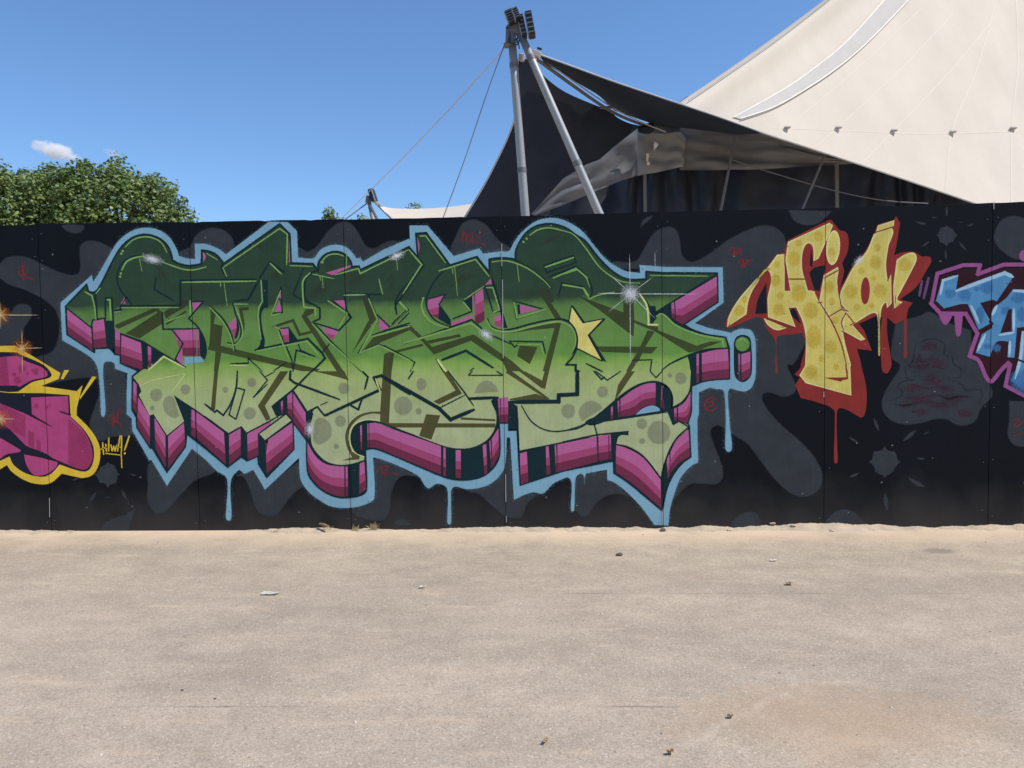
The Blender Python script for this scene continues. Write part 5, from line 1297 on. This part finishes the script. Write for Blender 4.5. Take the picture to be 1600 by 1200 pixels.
for s, rx, ry in (('I 795,195', 35, 42), ('I 640,250', 25, 25), ('I 600,370', 48, 58), ('I 470,415', 20, 24), ('I 460,540', 38, 46), ('I 497,660', 27, 27), ('I 640,640', 58, 64), ('I 483,770', 42, 46), ('I 735,775', 58, 62), ('I 755,980', 54, 92), ('I 890,1060', 46, 50), ('I 820,1150', 26, 28), ('I 897,320', 28, 30), ('I 877,595', 36, 48), ('I 897,705', 26, 32), ('I 1255,285', 25, 28), ('I 1240,400', 44, 50), ('I 1130,465', 25, 28), ('I 1050,625', 50, 54), ('I 1275,625', 52, 54), ('I 1225,525', 20, 22), ('I 1095,750', 26, 28), ('I 1470,420', 50, 50), ('I 175,775', 40, 42), ('I 925,850', 26, 28), ('J 680,50', 44, 48), ('J 860,15', 22, 24), ('I 1210,740', 20, 20), ('I 215,690', 18, 30)):
    p.blob(s, rx, ry, soft=0.35)
pass
p = Each(7, 'red_line', P('red'), kp, 0)
p.blob('I 1160,622', 35, 106, 0.03, soft=0.05); p.poly('I 530,420 575,622 530,622')
for s, w in (('I 555,530 692,530', 11), ('I 838,522 952,460', 10), ('I 770,640 800,705 900,870~ 970,1030~ 1012,1200', 11), ('I 790,715 820,712', 9), ('I 872,825 970,767 1028,780', 9), ('I 1005,795 975,870~ 990,930', 9), ('I 1040,892 1082,868', 9), ('I 1015,802 1072,872', 9), ('I 532,340 532,430', 10), ('I 1240,165 1382,120', 10), ('I 1335,545 1345,490', 10), ('I 1370,480 1375,730', 10), ('I 395,840 600,905', 9), ('I 945,600 975,760', 8), ('I 975,935 1000,950', 8)): p.stroke(s, w, (.6, .5))
p.poly('J 770,92 895,122 905,112 940,105 945,50 930,0 935,90'); p.stroke('J 930,0 942,100', 10)
pass
p = Paint(8); p.glow('I 1110,385', 75, 34, -0.75, peak=0.8); p.build('white_glint', P('white'), kp)

# ---- blue lettering at the frame's edge
tp = empty('graffiti_lettering', (at(1560, 820, 0).x, 0, 0.0), 'light blue block lettering with orchid outline and drips beyond the yellow piece', 'graffiti')
p = Each(2, 'block_shape', P('maroon'), tp, 0)
p.poly('K 645,890 880,800 1075,795 1050,890 1370,790 2100,790 L 2100,1300 1600,1050 1390,930 1460,670 1400,680 1250,870~ 1200,870~ 1100,620 1000,570 1080,320 950,100 680,90 545,0 K 590,1200')
pass
p = Each(3, 'outline', P('orch'), tp, 0)
p.stroke('K 548,1195 615,855 910,758 1100,758 1072,862 1370,752 2100,752', 44, zoom=7.2727)
p.stroke('L 540,-10 650,108 940,112 1070,335 980,590 1080,640~ 1170,830~ 1220,882~ 1270,840~ 1340,750~ 1420,672 1440,690 1390,930 2100,1300', 46, zoom=7.2727)
p.stroke('K 2100,752 2125,1100 L 2125,700 2100,1300', 46, zoom=7.2727)
p.poly('L 620,95 800,100 750,200~ 700,237~ 660,190~', soft=1); p.poly('L 805,110 905,120 880,340~ 850,372~ 825,340~', soft=1); p.blob('K 1610,650', 66, soft=0.1)
pass
p = Each(4, 'letter_front', P('blue'), tp, 0)
for s in ('K 665,930 855,865 825,1050 1380,825 1480,885 1290,1170 1240,1150 1100,1190 L 1230,215 1085,295 960,0 880,0 690,50 K 600,1160', 'L 1220,150 1300,10 K 1400,1130 1480,1030 1900,1100 L 1900,230 1580,262 1530,272 1490,610 1410,605 1425,425 1290,432~ 1210,600 1050,555 1120,345 1240,270', 'L 1570,310 1900,280 1900,1100 1600,970 1450,870 1540,640~'): p.poly(s)
pass
p = Each(5, 'deep_patch', P('blued', opacity=0.8), tp, 0)
for s, a, b in (('K 760,1080', 60, 50), ('K 930,1100', 70, 60), ('K 1180,1010', 70, 70), ('K 1060,1030', 30, 25), ('L 1100,120', 45, 90), ('L 1400,80', 60, 45), ('L 1290,500', 50, 40), ('L 1580,880', 120, 120), ('K 1540,1130', 80, 60), ('L 1570,120', 50, 80), ('L 1180,480', 40, 30)): p.blob(s, a, b, soft=0.6, wob=0.12)
pass
p = Each(6, 'light_edge', P('bluel'), tp, 0)
for s, w in (('K 650,1090 680,932 840,880', 30), ('K 835,1048 1380,848 1470,890', 42), ('L 1000,25 1085,215', 34), ('L 1240,120 1290,20', 36), ('L 1482,60 1482,312', 32), ('L 1320,352 1485,325', 28), ('L 1158,350 1070,530', 34), ('L 1440,430 1432,592', 32), ('L 1585,320 1562,600~ 1500,840', 40), ('K 1480,1050 1700,1060', 34)): p.stroke(s, w, (0.5, 0.3), zoom=7.2727)
pass
p = Each(7, 'dark_counter_shape', P('maroon'), tp, 0); p.poly('L 1330,330 1420,70 1460,50 1460,312'); p.stroke('L 1210,195 1240,225 1100,300', 26, zoom=7.2727); p.stroke('L 1530,275 1500,620 1600,660', 20, zoom=7.2727)
pass
q = empty('graffiti_mark', at(1444, 460, 0), 'pair of short plum strokes like quote marks before the blue lettering', 'graffiti')
p = Paint(2); p.stroke('K 440,940 410,1105', 30, (.8, .7), zoom=7.27); p.build('stroke', P('plum'), q)
p = Paint(2); p.stroke('K 515,905 460,1132', 32, (.8, .7), zoom=7.27); p.build('stroke', P('plum'), q)

# ---- magenta lettering with yellow outline, left
mp_ = empty('graffiti_lettering', (at(40, 828, 0).x, 0, 0.0), 'magenta bubble lettering with thick yellow outline and orange star glints', 'graffiti')
p = Each(2, 'yellow_outline_piece', P('ylw'), mp_, 0)
p.poly('N -345,430~ -300,405 0,403 160,400 630,685 612,748 430,820 800,875 860,812 800,1050 800,1112 O 715,50 850,190~ 930,330~ 935,480~ 880,600~ 790,640~ 700,627~ 580,600 480,685~ 380,700~ 250,670~ 120,590~ 65,520 0,560 -270,640 -330,600~ N -350,900~', soft=0.8)
p.poly('N 670,655 722,655 660,750 632,748'); p.poly('N 960,722 1005,725 985,755 832,962 835,930')
p.poly('N 90,880 200,875 200,890 92,893')
pass
p = Each(3, 'block_shape', P('nite'), mp_, 0)
p.poly('N -300,468 0,466 175,470 535,690~ 330,785~ 190,880 90,885 -300,840'); p.poly('N -300,845 90,893 450,895 725,915 735,1120 O 660,60 790,190~ 870,330~ 880,460~ 840,560~ 770,580~ 560,515 480,600~ 400,630~ 250,600~ 130,520~ 90,440 0,480 -270,570')
pass
p = Each(4, 'letter_front', P('mag'), mp_, 0)
for s in ('N -300,525 0,522 180,505 250,552 495,690~ 330,762~ 200,832 180,815 -300,815', 'N 325,940 710,925 716,1112 O 655,62 780,192~ 850,322~ 866,462~ 822,548~ 760,560~ 540,475 240,335 60,150 0,120 -200,60 -200,-80 0,-60 240,40 350,95 490,160 330,60 300,45', 'O -200,300 0,265 195,370~ 60,420~ 0,462 -200,480', 'O 225,420 440,462 540,495~ 480,580~ 400,615~ 320,612~ 250,520~'): p.poly(s)
pass
p = Each(5, 'deep_patch', P('magd', opacity=0.7), mp_, 0)
p.poly('O -200,-60 0,-60 240,60 240,260 0,140 -200,60', soft=2); p.poly('O 265,195 320,215 320,370 265,330'); p.poly('O 340,280 385,300 385,400 340,370'); p.poly('O 640,80 780,210~ 850,330~ 866,462~ 822,548~ 760,560~ 640,520', soft=2)
p.poly('N -300,530 70,520 100,812 -300,812', soft=3)
for s, a in (('N 230,640', 40), ('N 370,670', 34), ('N 180,760', 40), ('N 150,700', 20), ('N 290,690', 14), ('N 380,1030', 24), ('N 490,1040', 16), ('N 520,1020', 10)): p.blob(s, a, soft=0.6, wob=0.15)
pass
p = Each(6, 'dark_cut', P('nite'), mp_, 0)
p.stroke('O 290,45 350,85 490,162', 14, (1, .2), zoom=6); p.stroke('N 620,1085 735,1122', 16, (.2, 1), zoom=6.67); p.poly('O -200,130 0,175 180,310~ 430,412~ 545,492 430,462 230,412 190,375 0,262 -200,200'); p.poly('N -300,818 175,820 200,850 -300,850')
pass
p = Each(7, 'orange_halo', P('orange'), mp_, 0)
for s in ('M 0,1010', 'N 230,430', 'N 5,1162'): p.glow(s, 140, 120, peak=0.75)
pass
p = Each(8, 'star_ray', paint('warm_white', (236, 214, 160)), mp_, 0)
for s in ('M 5,1015', 'N 230,430', 'N 5,1162'): p.glow(s, 55, 50)
for s, w in (('M 0,1015 400,1015', 10), ('M 10,1020 80,1085', 8), ('M 10,1005 70,950', 7), ('M 5,880 8,1160', 7), ('N 230,240 230,420', 8), ('N 232,440 235,690', 8), ('N 240,430 445,422', 8), ('N 160,360 225,425', 7), ('N 240,440 300,520', 7), ('N 300,360 240,420', 7), ('N 10,1162 160,1165', 8), ('N 10,1165 60,1200', 7), ('O 5,80 25,150', 7)): p.stroke(s, w * 1.2, (.15, .15), soft=1, zoom=6.67)
pass

# ---- tags
tg = empty('graffiti_tag', at(180, 710, 0), 'small yellow handwritten tag with exclamation mark reading hiwA!', 'graffiti')
for s, w in (('O 962,308 972,420', 13), ('O 945,372 1000,352', 11), ('O 992,325 1000,392', 13), ('O 1020,265 1020,388', 13), ('O 1040,330 1052,388 1066,342 1078,388 1096,332', 11), ('O 1102,388 1126,250 1140,250 1140,392', 13), ('O 1106,352 1140,352', 9), ('O 990,410 1132,426', 9), ('O 1136,392 1143,545', 9), ('O 1212,248 1168,380', 15)):
    p = Paint(2); p.stroke(s, w, (.8, .6), zoom=6); p.build('stroke', P('ylw'), tg)
p = Paint(2); p.blob('O 1170,410', 10, soft=.1, seg=12); p.build('stroke', P('ylw'), tg)
def scribble(rows, label, mat, w, z, name='graffiti_tag', soft=1):
    q = parse(rows[0])[0]
    t = empty(name, at(q[0], q[1], 0), label, 'graffiti', 'small red tags on the grey blobs')
    p = Each(2, 'scrawl_stroke', mat, t, 0)
    for s in rows: p.stroke(s, w, (.5, .4), soft=soft, zoom=z)
    pass
TR = paint('tagred', C['tagred'], opacity=0.9)
scribble(['M 205,500~ 200,580~ 230,610~ 240,500~ 250,600~ 285,560~ 280,520~', 'M 230,470~ 240,650~', 'M 240,640~ 300,625~ 360,650'], 'faint red scribbled tag above the left star glint', TR, 20, 6.67)
scribble(['B 440,400~ 480,340~ 500,400~ 530,290~ 545,330~', 'B 470,380~ 530,400~ 550,440~', 'B 490,320~ 480,430~'], 'faint red scribbled tag above the small yellow tag', TR, 18, 5)
scribble(['E 612,192 622,95', 'E 620,125~ 640,128~ 645,190~', 'E 646,140~ 664,138~ 668,195~', 'E 692,120~ 690,188~ 716,190~', 'E 752,85 741,165', 'E 738,188 736,197', 'E 770,200~ 792,215~'], 'red scrawled tag at the top edge of the boards over the green letters', TR, 16, 5)
scribble(['G 1290,270~ 1330,230~ 1340,290~ 1380,240~ 1390,290~', 'G 1310,290~ 1390,265~', 'G 1370,350~ 1400,320~ 1405,390~ 1440,330~ 1450,370~', 'G 1390,380~ 1470,330~'], 'two blurry red marks beside the tip of the yellow lettering', TR, 20, 5)
scribble(['H 1190,220~ 1150,210~ 1110,240~ 1115,290~ 1160,310~ 1200,285~', 'H 1130,250~ 1160,235~ 1175,260~ 1145,275~'], 'round red spiral tag right of the purple block sides', TR, 20, 5)
scribble(['D 1350,790~ 1370,740~ 1390,800~ 1420,760~ 1400,820~ 1440,790~', 'D 1380,750~ 1440,740~', 'D 1470,790~ 1510,810~'], 'tiny orange red tag below the green letters near the ground', TR, 16, 5)
scribble(['P 1340,100~ 1390,80~ 1350,160~ 1410,130~ 1420,100~ 1440,150~', 'P 1340,250~ 1440,215~'], 'dark red tag under the blue lettering by the frame edge', TR, 14, 6)
ft = empty('graffiti_tag', at(1460, 620, 0), 'faded magenta scrawl with dark outline inside the grey blob under the blue lettering', 'graffiti')
p = Each(2, 'dark_scrawl', paint('scrawl_dark', (26, 28, 40), opacity=0.6), ft, 0)
for s in ('L 380,450~ 540,395~ 690,440~ 700,520~ 690,580~ 780,600~ 800,680~ 880,740~ 870,830~ 740,840', 'L 740,850~ 900,920~ 940,980~ 1080,970~ 1130,1030~ 1090,1120', 'L 370,460~ 350,560~ 320,680~ 260,720~ 270,840~ 330,860 200,890~ 170,940~ 220,1020~ 100,1090'): p.stroke(s, 26, (.6, .4), soft=1, zoom=7.27)
pass
p = Each(3, 'faded_stroke', P('faded', opacity=0.62), ft, 0)
for s, a, b in (('L 520,490', 120, 60), ('L 410,630', 90, 70), ('L 620,680', 170, 90), ('L 430,720', 160, 60), ('L 560,860', 130, 110), ('L 330,960', 160, 70), ('L 700,960', 150, 60), ('L 420,1080', 220, 80), ('L 800,1070', 220, 70), ('L 250,1150', 130, 60), ('L 640,1150', 220, 70), ('P 480,20', 90, 40), ('P 880,30', 80, 50)): p.glow(s, a, b)
for s in ('L 450,490~ 500,460~ 600,470~ 580,510~ 450,510', 'L 370,620~ 420,590~ 430,650~ 560,620~ 650,640~', 'L 310,710~ 420,700~ 560,700~ 690,740~', 'L 470,870~ 560,800~ 590,900~ 680,860~', 'L 230,950~ 360,920~ 480,960~ 700,940~ 790,970~', 'L 250,1060~ 420,1070~ 600,1030~ 740,1080~ 840,1050~ 1020,1060~', 'L 150,1140~ 260,1150~ 440,1110~ 620,1140~ 840,1150~', 'P 400,20~ 500,10~ 480,40~ 550,5~', 'P 830,10~ 850,60~ 960,40~'): p.stroke(s, 44, (.5, .4), soft=1, zoom=7.27)
pass
# ================================================================ litter, pebbles and weeds on the ground
M_PAPER = plain('crumpled_paper', (0.80, 0.76, 0.70), rough=0.9, lo=0.9, hi=1.05)
M_DRY = plain('dry_leaf', (0.34, 0.21, 0.11), rough=0.8)
M_DRYP = plain('pale_dry_leaf', (0.55, 0.42, 0.22), rough=0.8)
M_STONE = plain('dark_stone', (0.10, 0.085, 0.07), rough=0.9)
M_STONEP = plain('pale_stone', (0.52, 0.42, 0.30), rough=0.9)
M_STRAW = plain('straw', (0.50, 0.38, 0.18), rough=0.9)
M_WOOD = plain('grey_wood', (0.25, 0.17, 0.10), rough=0.9)
def scrap(name, px, py, w, d, mat, label, cat, seed, lift=0.006, ncol=5):
    rr = random.Random(seed); c = gnd(px, py)
    k = (c - CAM).length / F_PX
    w *= k; d *= k * 2.6
    bm = bmesh.new(); g = []
    for i in range(ncol + 1):
        row = []
        for j in range(4):
            u, v = i / ncol - 0.5, j / 3 - 0.5
            e = 1 - 0.5 * abs(u) * (j in (0, 3))
            row.append(bm.verts.new((c.x + w * u + d * 0.3 * v, c.y + d * v * e * rr.uniform(0.8, 1.2), 0.006 + max(0, lift * (0.4 + rr.uniform(-0.3, 0.9) + 1.5 * u * u)))))
        g.append(row)
    for i in range(ncol):
        for j in range(3): bm.faces.new((g[i][j], g[i + 1][j], g[i + 1][j + 1], g[i][j + 1]))
    bmesh.ops.solidify(bm, geom=bm.faces[:], thickness=0.0015)
    return tag(from_bm(name, bm, mat), label, cat)
def stone(px, py, r, mat, label, seed, name='stone', cat='stone', group=None, flat=0.6):
    c = gnd(px, py); r *= (c - CAM).length / F_PX
    z0 = sand_height(c.x, c.y) if c.y > -0.38 else 0.0
    bm = bmesh.new(); bmesh.ops.create_icosphere(bm, subdivisions=2, radius=r)
    for v in bm.verts:
        s = 1 + 0.45 * mnoise.noise(v.co / r * 1.3 + Vector((seed * 3.7, 0, 0)))
        v.co = Vector((v.co.x * s * 1.2, v.co.y * s, v.co.z * s * flat)) + Vector((c.x, c.y, max(0, z0) + r * flat * 0.7))
    return tag(from_bm(name, bm, mat), label, cat, group)
scrap('paper_scrap', 422, 929, 25, 5, M_PAPER, 'flattened white paper scrap lying alone on the asphalt', 'litter', 1)
scrap('paper_scrap', 660, 919, 8, 3, M_PAPER, 'tiny white paper bit on the asphalt to the right of the larger scrap', 'litter', 2)
scrap('paper_scrap', 1209, 877, 10, 2.2, M_PAPER, 'small flat white bit on the asphalt close to the boards', 'litter', 21)
scrap('dry_leaf', 1233, 914, 10, 3, M_DRY, 'curled brown dry leaf on the asphalt in front of the yellow lettering', 'leaf', 3, 0.008)
scrap('dry_leaf', 1141, 1122, 9, 2.2, M_DRY, 'thin brown leaf on the asphalt left of the rusty stain', 'leaf', 4, 0.006)
scrap('dry_leaf', 1047, 1179, 9, 3, M_DRY, 'reddish brown leaf near the lower frame edge', 'leaf', 5, 0.008)
scrap('dry_leaf', 853, 1161, 6, 6, M_DRYP, 'small yellowish leaf near the lower frame edge', 'leaf', 6, 0.008)
stone(968, 868, 4.2, M_STONE, 'dark clod lying on the asphalt below the purple block sides', 3)
stone(1036, 830, 4.0, M_STONE, 'dark clod in the sand right under the blue drip at the joint', 5)
stone(285, 1079, 1.6, M_STONE, 'tiny dark pebble on the open asphalt, left of two', 7)
stone(336, 1092, 1.6, M_STONE, 'tiny dark pebble on the open asphalt, right of two', 8)
bm = bmesh.new(); a, b = gnd(500, 829), gnd(514, 831); bm_tube(bm, [a + Vector((0, 0, 0.055)), a.lerp(b, 0.5) + Vector((0, -0.01, 0.055)), b + Vector((0, -0.02, 0.048))], [0.010, 0.012, 0.009], 7)
tag(from_bm('wood_chip', bm, M_WOOD), 'short brown stick lying on the sand drift at the boards', 'stick')
# clods of sand at the foot of the boards
rr = random.Random(4)
CLODS = [(1176, 824, 5.5, 'largest pale sand clod against the boards under the red drip of the yellow lettering'), (1206, 825, 4.5, 'rounded pale sand clod against the boards just right of the largest clod'),
         (1140, 829, 3.5, 'small flat sand clod out in the sand left of the larger clods'), (1240, 827, 3.5, 'small sand clod nearest the panel joint under the yellow lettering'), (1300, 830, 2.8, 'tiny lone sand clod under the grey splat')]
for k, (px, py, r, lb) in enumerate(CLODS):
    stone(px, py, r, M_STONEP, lb, 20 + k, 'sand_clod', 'clod', 'sand clods at the foot of the boards', flat=0.42)
# dry weeds
def weed(px, py, n, h, label, seed):
    r_ = random.Random(seed); c = gnd(px, py); c.y = min(c.y, -0.03); c.z = max(0, sand_height(c.x, c.y)) - 0.004
    bm = bmesh.new()
    for q in range(n):
        a = r_.uniform(0, 6.28); l = h * r_.uniform(0.5, 1.1); s = r_.uniform(0.2, 1.1)
        p0 = c + Vector((r_.uniform(-0.03, 0.03), r_.uniform(-0.012, 0.012), 0))
        d = Vector((math.cos(a) * s, -abs(math.sin(a)) * s * 0.5, 1)).normalized() * l
        bm_tube(bm, [p0, p0 + d * 0.55, p0 + d + Vector((0, 0, -l * 0.18 * s))], [0.0022, 0.0018, 0.0008], 4, cap=False)
    tag(from_bm('dry_weed', bm, M_STRAW), label, 'weed', 'dry weeds along the boards')
weed(588, 826, 34, 0.075, 'dry straw tuft at the foot of the boards under the purple drip', 1)
weed(556, 828, 14, 0.06, 'thin dry straw tuft in the sand left of the larger tuft', 2)
weed(428, 832, 12, 0.03, 'flattened straw wisps in the sand left of the brown stick', 3)
weed(513, 829, 5, 0.06, 'few dry stalks standing beside the brown stick', 4)
# fine grit scattered over the paving
rr = random.Random(9)
V, Fc = [], []
for k in range(900):
    px, py = rr.uniform(-40, 1640), 835 + 380 * rr.random() ** 1.5
    c = gnd(px, py); r = rr.uniform(0.0015, 0.0045) * (2.2 if rr.random() < 0.05 else 1)
    i0 = len(V)
    V += [(c.x + r * math.cos(t) * rr.uniform(.7, 1.3), c.y + r * math.sin(t) * rr.uniform(.7, 1.3), 0.0004) for t in (0, 1.57, 3.14, 4.71)] + [(c.x, c.y, r * 0.9)]
    Fc += [(i0, i0 + 1, i0 + 4), (i0 + 1, i0 + 2, i0 + 4), (i0 + 2, i0 + 3, i0 + 4), (i0 + 3, i0, i0 + 4)]
me = bpy.data.meshes.new('grit'); me.from_pydata(V, [], Fc)
tag(link('grit', me, plain('grit', (0.42, 0.36, 0.30), rough=0.9, lo=0.3, hi=1.7, scale=(30, 30, 30))), 'loose grit scattered over the asphalt', 'grit', kind='stuff')
